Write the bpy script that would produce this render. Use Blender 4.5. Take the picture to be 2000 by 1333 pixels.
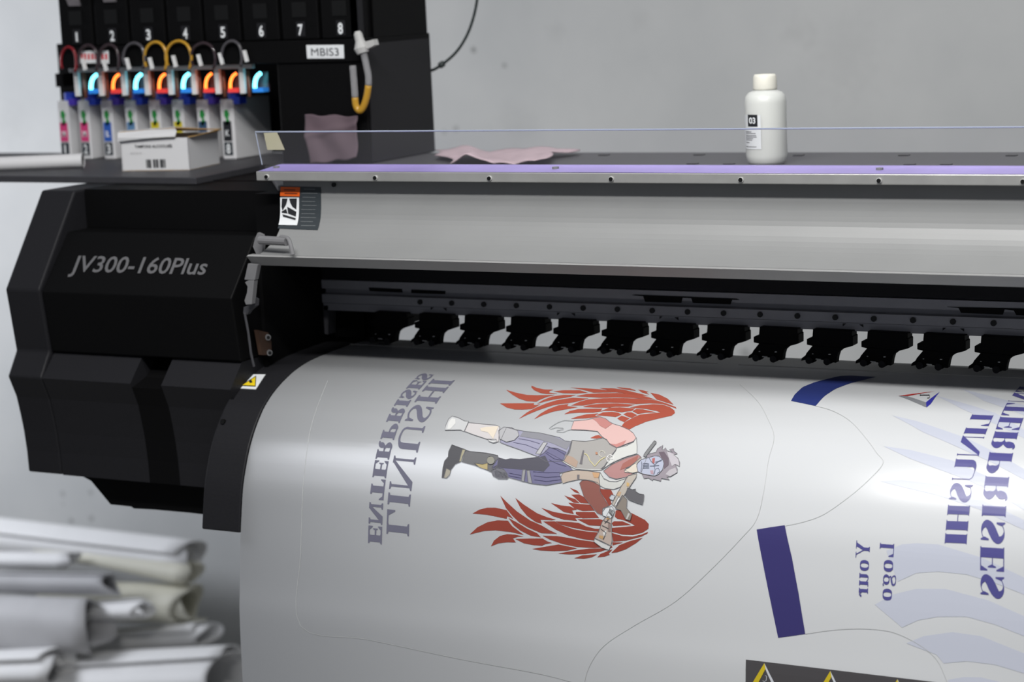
import bpy, bmesh, math, random
from mathutils import Vector, Matrix
from mathutils.geometry import tessellate_polygon
random.seed(4)
for o in list(bpy.data.objects): bpy.data.objects.remove(o, do_unlink=True)
S = bpy.context.scene
C = S.collection

# ------------------------------------------------------------ camera
FPX = 4255.0
CAM = Vector((1.4, -2.65, 1.72))
RX = Vector((0.88095, -0.04022, 0.4715)); RX.normalize()      # world X seen from the camera
_d = FPX*FPX/(7950*0.045+363)
RZ = -Vector((0.045*_d, -_d, -FPX)).normalized()
RY = RZ.cross(RX)
MW = Matrix((RX, RY, RZ))                                     # camera -> world
cd = bpy.data.cameras.new('camera'); cam = bpy.data.objects.new('camera', cd); C.objects.link(cam)
cam.matrix_world = Matrix.Translation(CAM) @ MW.to_4x4()
cd.sensor_width = 36; cd.lens = FPX/2000*36; cd.clip_start = .05
cd.dof.use_dof = True; cd.dof.focus_distance = 2.72; cd.dof.aperture_fstop = 76.6/16.5
S.camera = cam

# ------------------------------------------------------------ light
S.view_settings.view_transform = 'Standard'; S.view_settings.look = 'None'
S.view_settings.gamma = 1; S.view_settings.use_curve_mapping = False
S.view_settings.exposure = -0.42
W = bpy.data.worlds.new('world'); S.world = W; W.use_nodes = True
W.node_tree.nodes['Background'].inputs[0].default_value = (.80, .86, 1, 1)
W.node_tree.nodes['Background'].inputs[1].default_value = .19
def area(name, loc, target, sx, sy, power, col=(1, 1, 1)):
    l = bpy.data.lights.new(name, 'AREA'); l.shape = 'RECTANGLE'; l.size = sx; l.size_y = sy
    l.energy = power; l.color = col
    o = bpy.data.objects.new(name, l); C.objects.link(o); o.location = loc
    o.rotation_euler = (Vector(target)-Vector(loc)).to_track_quat('-Z', 'Y').to_euler()
    return o
area('ceiling_and_fill_lamp', (.60, -1.74, 2.95), (.40, -.2, 1.1), 1.7, .04, 72, (1, .99, .97))
area('ceiling_and_fill_lamp', (.60, -1.10, 2.95), (.40, -.4, 1.1), 1.7, .03, 25, (1, .99, .97))
area('ceiling_and_fill_lamp', (-3.1, .3, 1.6), (-2.2, 1.7, .5), 1.2, .6, 38, (.90, .93, 1))  # added low fill for the left wall, not hung from the ceiling
area('right_fill', (3.0, -2.6, 2.2), (-.5, .3, 1.4), 1.4, 1.2, 4, (.97, .98, 1))  # added unseen fill for the side faces turned to the right
area('ceiling_and_fill_lamp', (.6, .9, 2.95), (.4, 1.7, 1.0), 1.6, .3, 6, (1, .99, .97))

# ------------------------------------------------------------ geometry helpers
def ray(px, py):
    return MW @ Vector((px-1000, -(py-666.5), -FPX))
def at(px, py, **k):
    (a, v), = k.items(); i = 'XYZ'.index(a); r = ray(px, py)
    return CAM + r*((v-CAM[i])/r[i])
def on_prof(px, py, prof):
    """first hit of the sight line with a profile (Y,Z) swept along X -> (X, s)"""
    r = ray(px, py); best = None; s = 0
    for (y0, z0), (y1, z1) in zip(prof, prof[1:]):
        dy, dz = y1-y0, z1-z0; L = math.hypot(dy, dz)
        det = r.y*(-dz) + r.z*dy
        if abs(det) > 1e-12:
            bx, bz = y0-CAM.y, z0-CAM.z
            t = (bx*(-dz) + bz*dy)/det; u = (r.y*bz - r.z*bx)/det
            first = (y0, z0) == prof[0]; last = (y1, z1) == prof[-1]
            if (-1e-6 <= u or first) and (u <= 1+1e-6 or last) and t > 0:
                if best is None or t < best[0]: best = (t, CAM.x+r.x*t, s+u*L)
        s += L
    return best[1], best[2]
def prof_pt(X, s, prof, off=0):
    a = 0
    for i, ((y0, z0), (y1, z1)) in enumerate(zip(prof, prof[1:])):
        L = math.hypot(y1-y0, z1-z0)
        if s <= a+L or i == len(prof)-2:
            u = (s-a)/L; n = Vector((z1-z0, -(y1-y0))).normalized()
            if n.x*(CAM.y-y0)+n.y*(CAM.z-z0) < 0: n = -n
            return Vector((X, y0+(y1-y0)*u+n.x*off, z0+(z1-z0)*u+n.y*off))
        a += L
def catmull(pts, n=6):
    out = []; P = [pts[0]]+list(pts)+[pts[-1]]
    for i in range(1, len(P)-2):
        p0, p1, p2, p3 = P[i-1:i+3]
        for k in range(n):
            t = k/n
            out.append(tuple(.5*((2*b)+(-a+c)*t+(2*a-5*b+4*c-d)*t*t+(-a+3*b-3*c+d)*t**3) for a, b, c, d in zip(p0, p1, p2, p3)))
    out.append(tuple(pts[-1])); return out

def srgb(c):
    return tuple((v/255/12.92 if v/255 <= .04045 else ((v/255+.055)/1.055)**2.4) for v in c)
_m = {}
def mat(name, rgb, rough=.5, metal=0, spec=.5, noise=0, scale=60, bump=0, emit=0, alpha=1, trans=0, coat=0, ior=None, sss=0):
    if name in _m: return _m[name]
    m = bpy.data.materials.new(name); m.use_nodes = True; nt = m.node_tree
    b = nt.nodes['Principled BSDF']; col = srgb(rgb)+(1,)
    b.inputs['Base Color'].default_value = col; b.inputs['Roughness'].default_value = rough
    b.inputs['Metallic'].default_value = metal; b.inputs['Specular IOR Level'].default_value = spec
    b.inputs['Transmission Weight'].default_value = trans; b.inputs['Alpha'].default_value = alpha
    b.inputs['Coat Weight'].default_value = coat; b.inputs['Coat Roughness'].default_value = .15
    if ior: b.inputs['IOR'].default_value = ior
    if sss:
        b.inputs['Subsurface Weight'].default_value = sss; b.inputs['Subsurface Radius'].default_value = (.03, .03, .03)
        b.inputs['Subsurface Scale'].default_value = .5
    if emit:
        b.inputs['Emission Color'].default_value = col; b.inputs['Emission Strength'].default_value = emit
    tc = nt.nodes.new('ShaderNodeTexCoord')
    nz = nt.nodes.new('ShaderNodeTexNoise'); nz.inputs['Scale'].default_value = scale; nz.inputs['Detail'].default_value = 5
    nt.links.new(tc.outputs['Object'], nz.inputs['Vector'])
    if noise:
        mx = nt.nodes.new('ShaderNodeMixRGB'); mx.blend_type = 'MULTIPLY'; mx.inputs[0].default_value = 1
        rp = nt.nodes.new('ShaderNodeValToRGB'); rp.color_ramp.elements[0].color = (1-noise,)*3+(1,)
        rp.color_ramp.elements[0].position = .3; rp.color_ramp.elements[1].position = .7
        nt.links.new(nz.outputs['Fac'], rp.inputs[0]); mx.inputs[1].default_value = col
        nt.links.new(rp.outputs[0], mx.inputs[2]); nt.links.new(mx.outputs[0], b.inputs['Base Color'])
    if bump:
        bp = nt.nodes.new('ShaderNodeBump'); bp.inputs['Strength'].default_value = bump; bp.inputs['Distance'].default_value = .002
        nt.links.new(nz.outputs['Fac'], bp.inputs['Height']); nt.links.new(bp.outputs[0], b.inputs['Normal'])
    _m[name] = m; return m

BLACK = mat('black_plastic', (11, 11, 12), .55, spec=.1, noise=.15, scale=300, bump=.1)
BLACK2 = mat('deep_black_plastic', (8, 8, 9), .6, spec=.12)
PANEL = mat('charcoal_plastic', (33, 33, 36), .5, spec=.18, noise=.1, scale=300, bump=.1)
DGREY = mat('dark_grey_metal', (72, 72, 76), .45, noise=.1, scale=80)
MGREY = mat('grey_metal', (118, 118, 120), .45, noise=.08, scale=80)
BEAM = mat('beam_grey', (150, 150, 156), .45, noise=.06, scale=60)
DECK = mat('deck_grey', (84, 84, 86), .5, noise=.08, scale=40)
WHITEP = mat('white_cover', (136, 137, 137), .42, noise=.05, scale=12)
ALU = mat('brushed_aluminium', (165, 165, 163), .35, .35, noise=.15, scale=25)
ALU2 = mat('pale_aluminium', (215, 215, 213), .3, .3)
PURP = mat('violet_film', (158, 144, 206), .35, noise=.2, scale=9)
SCREW = mat('screw_black', (20, 20, 20), .4, .3)
PAPER = mat('gloss_vinyl', (208, 210, 212), .30, spec=.65, noise=.02, scale=3)
CARTON = mat('white_carton', (212, 212, 214), .6)
KRAFT = mat('kraft_inside', (196, 158, 96), .7)
LABELW = mat('label_white', (225, 228, 230), .5)
INKK = mat('print_black', (30, 32, 36), .5)
BLUE = mat('blue_cap', (38, 70, 200), .45)
CLEAR = mat('clear_tube', (170, 170, 172), .15, alpha=.45)
AMBER = mat('amber_tube', (196, 150, 50), .15, alpha=.8)
TDARK = mat('dark_tube', (52, 42, 46), .12)
WIRE = mat('wire_black', (40, 48, 48), .5)
BOTT = mat('translucent_plastic', (216, 218, 214), .38, sss=.5)
CREAM = mat('cream_plastic', (232, 230, 218), .45, sss=.3)
CLOTHM = mat('pink_cloth', (206, 184, 190), .85, noise=.12, scale=30)
MAUVE = mat('mauve_reflection', (98, 82, 90), .8, noise=.15, scale=20)
VINYLR = mat('vinyl_offcut', (240, 240, 240), .55, noise=.04, scale=8)
VINYLY = mat('yellowed_vinyl', (222, 220, 205), .6, noise=.08, scale=8)
VINYLG = mat('grey_backed_vinyl', (190, 190, 192), .6, noise=.1, scale=8)

def origin(o):
    v = Vector((0, 0, 0))
    while o is not None: v = v+Vector(o.location); o = o.parent
    return v
def tag(o, label=None, cat=None, group=None, kind=None):
    if label: o['label'] = label
    if cat: o['category'] = cat
    if group: o['group'] = group
    if kind: o['kind'] = kind
    return o
def thing(name, label, cat, loc, group=None):
    o = bpy.data.objects.new(name, None); C.objects.link(o); o.location = loc; o.empty_display_size = .02
    return tag(o, label, cat, group)

class MB:
    def __init__(s): s.v = []; s.f = []; s.mi = []; s.m = []
    def mid(s, m):
        if m not in s.m: s.m.append(m)
        return s.m.index(m)
    def add(s, vs, fs, m):
        b = len(s.v); s.v += [Vector(v) for v in vs]; k = s.mid(m)
        for f in fs: s.f.append([b+i for i in f]); s.mi.append(k)
        return s
    def prism(s, poly, vec, m):
        n = len(poly); vec = Vector(vec); poly = [Vector(p) for p in poly]
        s.add(poly+[p+vec for p in poly], [list(range(n)), list(range(2*n-1, n-1, -1))]+[[i, (i+1) % n, (i+1) % n+n, i+n] for i in range(n)], m)
        return s
    def box(s, x0, x1, y0, y1, z0, z1, m):
        return s.prism([(x0, y0, z0), (x1, y0, z0), (x1, y1, z0), (x0, y1, z0)], (0, 0, z1-z0), m)
    def extr(s, prof, x0, x1, m):
        return s.prism([(x0, y, z) for y, z in prof], (x1-x0, 0, 0), m)
    def strip(s, prof, th, x0, x1, m):
        """thin sheet along a profile, thickness th away from the viewer"""
        fr = [(p.y, p.z) for p in off_prof(prof, 0)]; bk = [(p.y, p.z) for p in off_prof(prof, -th)]
        n = len(fr); vs = [(x, y, z) for x in (x0, x1) for (y, z) in fr+bk]; N = 2*n; fs = []
        for i in range(n-1):
            fs += [[i, i+1, N+i+1, N+i], [n+i+1, n+i, N+n+i, N+n+i+1]]
            for b in (0, N): fs.append([b+i, b+n+i, b+n+i+1, b+i+1])
        fs += [[0, N, N+n, n], [n-1, 2*n-1, N+2*n-1, N+n-1]]
        return s.add(vs, fs, m)
    def tube(s, pts, r, m, seg=10, caps=True):
        pts = [Vector(p) for p in pts]; n = len(pts); vs = []; fs = []; up = None
        rr = r if isinstance(r, (list, tuple)) else [r]*n
        for i, p in enumerate(pts):
            t = (pts[min(i+1, n-1)]-pts[max(i-1, 0)]).normalized()
            if up is None: up = Vector((0, 0, 1)) if abs(t.z) < .9 else Vector((1, 0, 0))
            a = up-t*up.dot(t); a.normalize(); up = a; b = t.cross(a)
            for k in range(seg):
                q = 2*math.pi*k/seg; vs.append(p+(a*math.cos(q)+b*math.sin(q))*rr[i])
        for i in range(n-1):
            for k in range(seg):
                fs.append([i*seg+k, i*seg+(k+1) % seg, (i+1)*seg+(k+1) % seg, (i+1)*seg+k])
        if caps: fs += [list(range(seg))[::-1], list(range((n-1)*seg, n*seg))]
        return s.add(vs, fs, m)
    def lathe(s, base, prof, m, seg=32, sx=1, sy=1):
        vs = []; fs = []
        for r, z in prof:
            for k in range(seg):
                q = 2*math.pi*k/seg; vs.append((base[0]+r*math.cos(q)*sx, base[1]+r*math.sin(q)*sy, base[2]+z))
        for i in range(len(prof)-1):
            for k in range(seg): fs.append([i*seg+k, i*seg+(k+1) % seg, (i+1)*seg+(k+1) % seg, (i+1)*seg+k])
        fs += [list(range(seg))[::-1], list(range((len(prof)-1)*seg, len(prof)*seg))]
        return s.add(vs, fs, m)
    def build(s, name, parent=None, label=None, bevel=0, smooth=False, loc=None, cat=None, group=None, kind=None, recalc=True):
        me = bpy.data.meshes.new(name); o = bpy.data.objects.new(name, me); C.objects.link(o)
        base = origin(parent)
        if loc is not None: o.location = Vector(loc)-base; base = Vector(loc)
        me.from_pydata([v-base for v in s.v], [], s.f)
        for m in s.m: me.materials.append(m)
        for p, k in zip(me.polygons, s.mi): p.material_index = k; p.use_smooth = smooth
        if recalc:
            bm = bmesh.new(); bm.from_mesh(me); bmesh.ops.recalc_face_normals(bm, faces=bm.faces); bm.to_mesh(me); bm.free()
        if parent: o.parent = parent
        if bevel:
            b = o.modifiers.new('bevel', 'BEVEL'); b.width = bevel; b.segments = 2; b.limit_method = 'ANGLE'; b.angle_limit = math.radians(40)
            b.harden_normals = False
        return tag(o, label, cat, group, kind)
def off_prof(prof, off):
    n = len(prof); out = []
    for i in range(n):
        a = prof[max(i-1, 0)]; b = prof[min(i+1, n-1)]
        nn = Vector((0, b[1]-a[1], -(b[0]-a[0]))).normalized()
        if nn.y*(CAM.y-prof[i][0])+nn.z*(CAM.z-prof[i][1]) < 0: nn = -nn
        out.append(Vector((0, prof[i][0], prof[i][1]))+nn*off)
    return out
def face(mb, poly, m, th=.0006):
    """thin plate whose front is the 3-D polygon, thickness away from the viewer"""
    poly = [Vector(p) for p in poly]; n = Vector((0, 0, 0))
    for i in range(len(poly)):
        a, b = poly[i], poly[(i+1) % len(poly)]; n += a.cross(b)
    n.normalize()
    if n.dot(CAM-poly[0]) > 0: n = -n
    mb.prism(poly, n*th, m)
def text(mb, s, fn, p0, p1, p2, m, bold=0, off=None):
    """lettering: p0 baseline start, p1 baseline end, p2 top of capitals above p0 (photo frame), fn maps to the surface"""
    cu = bpy.data.curves.new('t', 'FONT'); cu.body = s; cu.size = 1; cu.resolution_u = 3; cu.offset = bold
    ob = bpy.data.objects.new('t', cu); C.objects.link(ob); bpy.context.view_layer.update()
    me = bpy.data.meshes.new_from_object(ob.evaluated_get(bpy.context.evaluated_depsgraph_get()))
    xs = [v.co.x for v in me.vertices]; x0, x1 = min(xs), max(xs); H = .70
    vs = []
    for v in me.vertices:
        u = (v.co.x-x0)/(x1-x0); w = v.co.y/H
        vs.append(fn(p0[0]+u*(p1[0]-p0[0])+w*(p2[0]-p0[0]), p0[1]+u*(p1[1]-p0[1])+w*(p2[1]-p0[1])))
    mb.add(vs, [list(p.vertices) for p in me.polygons], m)
    bpy.data.objects.remove(ob); bpy.data.curves.remove(cu); bpy.data.meshes.remove(me)
def rectpx(x0, y0, x1, y1, sk=0, sv=0):
    return [(x0, y0), (x1, y0+sk), (x1+sv, y1+sk), (x0+sv, y1)]

class Surf:
    """a profile swept along X, with its unrolled length"""
    def __init__(s, prof):
        s.p = prof; s.sb = [0]; s.o = off_prof(prof, 1)
        for a, b in zip(prof, prof[1:]): s.sb.append(s.sb[-1]+math.hypot(b[0]-a[0], b[1]-a[1]))
    def pt(s, X, t, off):
        for i in range(len(s.p)-1):
            if t <= s.sb[i+1] or i == len(s.p)-2:
                u = (t-s.sb[i])/(s.sb[i+1]-s.sb[i]); a, b = Vector((0, *s.p[i])), Vector((0, *s.p[i+1]))
                q = a*(1-u)+b*u; q.x = X
                return q+((s.o[i]-a)*(1-u)+(s.o[i+1]-b)*u)*off
def decal(mb, poly2, m, off, sf=None):
    """ink area: polygon in (X, s) on the sheet, cut along the sheet's bends and laid on it"""
    tris = tessellate_polygon([[Vector((p[0], p[1], 0)) for p in poly2]])
    bm = bmesh.new(); vv = [bm.verts.new((p[0], p[1], 0)) for p in poly2]
    for t in tris:
        try: bm.faces.new([vv[i] for i in t])
        except ValueError: pass
    sf = sf or SF
    lo_, hi_ = min(p[1] for p in poly2), max(p[1] for p in poly2)
    for s in sf.sb:
        if lo_+1e-5 < s < hi_-1e-5:
            bmesh.ops.bisect_plane(bm, geom=bm.verts[:]+bm.edges[:]+bm.faces[:], plane_co=(0, s, 0), plane_no=(0, 1, 0), dist=1e-7)
    bm.verts.index_update()
    vs = [sf.pt(v.co.x, v.co.y, off) for v in bm.verts]; fs = []
    for f in bm.faces:
        idx = [v.index for v in f.verts]
        n = (vs[idx[1]]-vs[idx[0]]).cross(vs[idx[2]]-vs[idx[0]])
        if n.dot(CAM-vs[idx[0]]) < 0: idx = idx[::-1]
        fs.append(idx)
    mb.add(vs, fs, m); bm.free()
def ink(mb, px_poly, m, off=.0004, sf=None):
    sf = sf or SF
    decal(mb, [on_prof(*p, sf.p) for p in px_poly], m, off, sf)
def line(mb, pts, w, m, off=.0010):
    P = [Vector(p) for p in pts]; L = []; R = []
    for i, p in enumerate(P):
        t = (P[min(i+1, len(P)-1)]-P[max(i-1, 0)]).normalized(); n = Vector((-t.y, t.x))*w/2; L.append(p+n); R.append(p-n)
    for i in range(len(P)-1): ink(mb, [L[i], L[i+1], R[i+1], R[i]], m, off)

# ------------------------------------------------------------ room
wm = bpy.data.materials.new('painted_plaster'); wm.use_nodes = True; nt = wm.node_tree; B = nt.nodes['Principled BSDF']
B.inputs['Roughness'].default_value = .8
tc = nt.nodes.new('ShaderNodeTexCoord')
def spots(pts):
    prev = None
    nz = nt.nodes.new('ShaderNodeTexNoise'); nz.inputs['Scale'].default_value = 40
    nt.links.new(tc.outputs['Object'], nz.inputs['Vector'])
    for p, r, k in pts:
        sub = nt.nodes.new('ShaderNodeVectorMath'); sub.operation = 'DISTANCE'; sub.inputs[1].default_value = p
        nt.links.new(tc.outputs['Object'], sub.inputs[0])
        ad = nt.nodes.new('ShaderNodeMath'); ad.operation = 'MULTIPLY_ADD'; ad.inputs[1].default_value = r*1.6
        nt.links.new(nz.outputs['Fac'], ad.inputs[0]); nt.links.new(sub.outputs['Value'], ad.inputs[2])
        mr = nt.nodes.new('ShaderNodeMapRange'); mr.inputs[1].default_value = r*.9; mr.inputs[2].default_value = r*1.9
        mr.inputs[3].default_value = 1-k; mr.inputs[4].default_value = 1
        nt.links.new(ad.outputs[0], mr.inputs[0])
        if prev is None: prev = mr.outputs[0]
        else:
            mu = nt.nodes.new('ShaderNodeMath'); mu.operation = 'MULTIPLY'
            nt.links.new(prev, mu.inputs[0]); nt.links.new(mr.outputs[0], mu.inputs[1]); prev = mu.outputs[0]
    return prev
WY = 1.75
sp = []
for x, y, r, k in [(925, 98, 7, .55), (985, 128, 7, .5), (890, 252, 8, .35), (868, 258, 7, .3), (1455, 690, 16, .35), (1085, 60, 26, .06), (1560, 60, 40, .07),
                   (1250, 40, 30, .05), (123, 965, 9, .35), (123, 985, 7, .25), (176, 963, 9, .4), (140, 1018, 8, .45), (178, 1013, 10, .5), (20, 240, 60, .06), (1010, 250, 60, .06), (1650, 120, 90, .05)]:
    sp.append((at(x, y, Y=WY), r*.0011, k))
sf = spots(sp)
nz = nt.nodes.new('ShaderNodeTexNoise'); nz.inputs['Scale'].default_value = 3.2; nz.inputs['Detail'].default_value = 6
nt.links.new(tc.outputs['Object'], nz.inputs['Vector'])
rp = nt.nodes.new('ShaderNodeValToRGB'); rp.color_ramp.elements[0].position = .3; rp.color_ramp.elements[1].position = .7
rp.color_ramp.elements[0].color = srgb((190, 192, 192))+(1,); rp.color_ramp.elements[1].color = srgb((204, 205, 204))+(1,)
nt.links.new(nz.outputs['Fac'], rp.inputs[0])
mx = nt.nodes.new('ShaderNodeMixRGB'); mx.blend_type = 'MULTIPLY'; mx.inputs[0].default_value = 1
nt.links.new(rp.outputs[0], mx.inputs[1]); nt.links.new(sf, mx.inputs[2]); nt.links.new(mx.outputs[0], B.inputs['Base Color'])
MB().box(-4.5, 4, WY, WY+.12, -.02, 3.2, wm).build('wall_back', kind='structure')
MB().box(-4.5, 4, -3.6, WY, -.05, 0, mat('concrete_floor', (150, 148, 144), .5, noise=.2, scale=6)).build('floor', kind='structure')

# ------------------------------------------------------------ printer
XR = 1.55
PR = thing('wide_format_printer', 'large black and white wide format printer with a printed sheet curving down its front', 'printer', (.4, 0, 0))
base = [(.05, 1.194), (-.008, 1.194), (-.059, 1.193), (-.097, 1.191), (-.126, 1.188), (-.156, 1.182), (-.186, 1.172), (-.208, 1.162), (-.223, 1.153),
        (-.2385, 1.141), (-.2585, 1.119), (-.2745, 1.095), (-.287, 1.068), (-.295, 1.046), (-.301, 1.020), (-.3095, .974), (-.317, .919), (-.322, .883), (-.3245, .835), (-.326, .781)]
PP = catmull(base, 4)+[(-.326, .70), (-.324, .60), (-.322, .50), (-.320, .40)]
APR = [p for p in PP if p[1] > .985]
def inset(prof, d): return [(p.y, p.z) for p in off_prof(prof, -d)]
# apron under the sheet
MB().strip(inset(APR, .003), .006, -.306, XR, DGREY).build('platen_apron', PR, smooth=False)
# curved black end frame
fr = off_prof(APR, .001); fr = [(p.y, p.z) for p in fr]; fr = [p for p in fr if p[0] < .02]
fo = MB().strip(fr, .03, -.372, -.309, PANEL).build('curved_end_frame', PR, bevel=.002)
def onfr(px, py, off=.0008):
    X, s = on_prof(px, py, fr); return prof_pt(X, s, fr, off)
m = MB(); p = onfr(437, 825); q = p-Vector((0, .003, -.001)); m.tube([p+Vector((0, .002, 0)), q], .0035, SCREW, 12).build('screw', fo)
m = MB(); face(m, [onfr(*q, .0012) for q in [(482, 733), (519, 733), (500, 762), (465, 760)]], LABELW)
YEL = mat('warning_yellow', (235, 205, 30), .5)
face(m, [onfr(*q, .0017) for q in [(501, 736), (500, 757), (471, 755.5)]], INKK)
face(m, [onfr(*q, .0021) for q in [(499.5, 739), (498.8, 755.8), (475, 754.6)]], YEL)
face(m, [onfr(*q, .0025) for q in [(492, 745), (494, 750), (489, 751), (487, 747)]], INKK, .0002)
m.build('warning_sticker', fo, 'white sticker with a yellow hazard triangle')

# left end housing
XB0, XB1 = -.764, -.362
cap = [(-.124, 1.43), (-.221, 1.295), (-.209, 1.202), (-.232, 1.167), (-.218, 1.134), (-.212, 1.105), (-.208, 1.081), (-.205, 1.05), (-.204, 1.016), (.02, 1.016), (.02, 1.43)]
MB().extr(cap, XB0, -.7, PANEL).build('end_cap', PR, bevel=.003)
cov = [(-.218, 1.293), (-.206, 1.202), (.02, 1.202), (.02, 1.372), (-.150, 1.372)]
cvo = MB().extr(cov, -.698, XB1, BLACK).build('printer_cover', PR, bevel=.002)
MB().extr([(-.105, 1.3725), (-.105, 1.43), (.02, 1.43), (.02, 1.3725)], -.698, XB1, BLACK2).build('recessed_upper_panel', PR)
lo = [(-.2, 1.201), (-.232, 1.167), (-.218, 1.134), (-.212, 1.105), (-.208, 1.081), (-.205, 1.05), (-.204, 1.016), (.02, 1.016), (.02, 1.201)]
# lower drawer front with a finger notch in its sloping top lip
xn0 = at(262, 712, Y=-.22).x; xn1 = at(322, 715, Y=-.22).x
m = MB(); m.extr(lo, -.698, xn0, PANEL); m.extr(lo, xn1, XB1-.002, PANEL)
lo2 = [(-.195, 1.195), (-.200, 1.160), (-.205, 1.05), (-.204, 1.016), (.02, 1.016), (.02, 1.195)]
m.extr([(-.150, 1.201), (-.196, 1.170), (-.229, 1.161), (-.218, 1.134), (-.212, 1.105), (-.208, 1.081), (-.205, 1.05), (-.204, 1.016), (.02, 1.016), (.02, 1.201)], xn0, xn1, BLACK2)
m.build('lower_front_panel', PR)
pp = [at(*q, Y=-.17) for q in [(150, 925), (178, 940), (216, 986), (256, 990), (262, 994), (300, 996), (368, 1002), (403, 1006), (410, 940)]]
MB().prism(pp, (0, .12, 0), BLACK2).build('waste_ink_tray', PR)
fc = [(-.2180, 1.293), (-.150, 1.372)]
def oncov(px, py, off=.0009):
    X, s = on_prof(px, py, fc); return prof_pt(X, s, fc, off)
m = MB(); text(m, 'JV300-160Plus', oncov, (136, 531), (400, 537), (148, 500), mat('silver_lettering', (98, 98, 100), .5), bold=.012)
m.build('model_lettering', cvo, 'silver grey italic lettering')
# dark filler block beside the housing
MB().box(-.36, -.30, -.15, -.02, 1.372, 1.431, BLACK2).build('end_block', PR)
MB().box(-.76, -.30, .021, .36, 1.20, 1.431, BLACK2).build('rear_housing', PR)
MB().box(-.355, at(757, 650, Y=.03).x, .030, .036, 1.10, 1.25, BLACK2).build('interior_panel', PR)
MB().box(-.362, -.356, -.15, .12, 1.12, 1.372, BLACK2).build('side_plate', PR)
# levers and bracket at the mouth
m = MB()
for pl, mm in (([(484, 515), (503, 517), (497, 548), (477, 547)], MGREY), ([(485, 548), (496, 548), (491, 595), (480, 596), (477, 588), (482, 572), (483, 560), (478, 552)], MGREY)):
    m.prism([at(*q, Y=-.235) for q in pl], (0, .01, 0), mm)
m.build('lock_lever', PR, bevel=.0008)
m = MB(); m.prism([at(*q, Y=-.222) for q in [(476, 600), (488, 596), (495, 582), (500, 586), (499, 598), (488, 607), (482, 615), (475, 612)]], (0, .008, 0), DGREY)
m.build('hook', PR)
m = MB(); m.tube([at(478, 612, Y=-.225), at(485, 650, Y=-.22), at(490, 690, Y=-.215), at(496, 716, Y=-.21)], .0018, DGREY).build('edge_wire', PR)
brw = mat('brown_bracket', (70, 52, 42), .5)
bk = MB().prism([at(*q, X=-.350) for q in [(503, 645), (524, 650), (530, 668), (531, 694), (512, 694)]], (-.006, 0, 0), brw).build('end_bracket', PR, 'brown bracket')
for q in [(522, 659), (525, 689)]:
    p = at(*q, X=-.350); MB().tube([p, p+Vector((.003, -.002, 0))], .0042, MGREY, 12).tube([p, p+Vector((.0036, -.0024, 0))], .0026, SCREW, 12).build('screw', bk)
MB().prism([at(*q, Y=.0) for q in [(624, 597), (641, 597), (641, 654), (624, 650)]], (0, .02, 0), DGREY).build('media_guide', PR)

# lid bar, violet ledge, deck
XL0 = -.327
lb = MB().extr([(-.19, 1.4665), (-.19, 1.4535), (-.14, 1.4535), (-.14, 1.4665)], XL0, XR, ALU).build('lid_bar', PR, bevel=.0012)
MB().extr([(-.1895, 1.467), (-.14, 1.471), (-.13, 1.471), (-.13, 1.45), (-.1895, 1.4668)], XL0+.004, XR, PURP).build('lid_ledge', PR, 'violet iridescent ledge')
for x, y in [(521, 345.5), (733, 347.5), (956, 348.5), (1194, 350), (1447, 351.5), (1717, 353), (1998, 355)]:
    p = at(x, y, Y=-.1905); MB().tube([p+Vector((0, .002, 0)), p-Vector((0, .0012, 0))], .0034, ALU2, 14).tube([p, p-Vector((0, .0022, 0))], .0027, SCREW, 14).build('lid_screw', lb)
dk = MB().prism([(-.335, -.128, 1.432), (XR, -.128, 1.432), (XR, .373, 1.432), (-.548, .373, 1.432), (-.548, .15, 1.432)], (0, 0, .008), DECK).build('top_deck', PR, bevel=.001)
for x, y in [(1180, 303), (1366, 302.5), (1353, 320), (1424, 320.5), (1560, 303.5), (1766, 303.5), (1777, 321.5), (1848, 321.5), (1976, 304)]:
    p = at(x, y, Z=1.4405); MB().box(p.x-.007, p.x+.007, p.y-.006, p.y+.006, 1.4395, 1.4412, SCREW).build('slot', dk)
# front cover
z0 = 1.4535
CV = catmull([(-.168, z0), (-.171, 1.42), (-.178, 1.395), (-.198, 1.373), (-.235, 1.358)], 4)
m = MB(); m.strip(CV, .004, -.298, XR, WHITEP)
cv = m.build('front_cover', PR, 'pale grey sloping front cover', smooth=False)
lip = MB().extr([(-.236, 1.3575), (-.240, 1.356), (-.226, 1.342), (-.218, 1.342), (-.226, 1.3575)], -.316, XR, mat('cover_lip_grey', (150, 150, 150), .45, noise=.05, scale=12)).build('cover_lip', cv)
def oncv(px, py, off=.001):
    X, s = on_prof(px, py, CV); return prof_pt(X, s, CV, off)
GRN = mat('label_charcoal', (50, 56, 60), .45)
m = MB()
CS = Surf(CV)
def quadcv(q, mm, off): ink(m, q, mm, off, CS)
quadcv([(548, 364), (627, 366), (621, 450), (543, 447)], GRN, .0008)
quadcv([(549, 365), (587, 366), (586, 384), (548, 383)], mat('label_orange', (226, 96, 20), .45), .0012)
quadcv([(548, 386), (585, 386), (581, 441), (545, 440)], LABELW, .0012)
for q in ([(552, 388), (563, 388), (560, 400), (553, 412), (551, 404)], [(566, 388), (581, 388), (580, 410), (572, 404), (568, 396)], [(562, 404), (580, 414), (579, 424), (564, 418)],
          [(551, 414), (560, 408), (563, 418), (552, 416)], [(553, 419), (579, 427), (578, 431), (554, 424)]): quadcv(q, INKK, .0016)
LT = mat('label_text_grey', (120, 124, 126), .5)
for k, (a, b) in enumerate([(594, 616), (590, 621), (592, 617), (590, 616), (592, 619), (589, 617), (590, 616), (588, 618), (588, 612), (589, 617)]):
    y = 369+k*8; quadcv([(a, y), (b, y+.5), (b, y+1.3), (a, y+.8)], LT, .0012)
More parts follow.
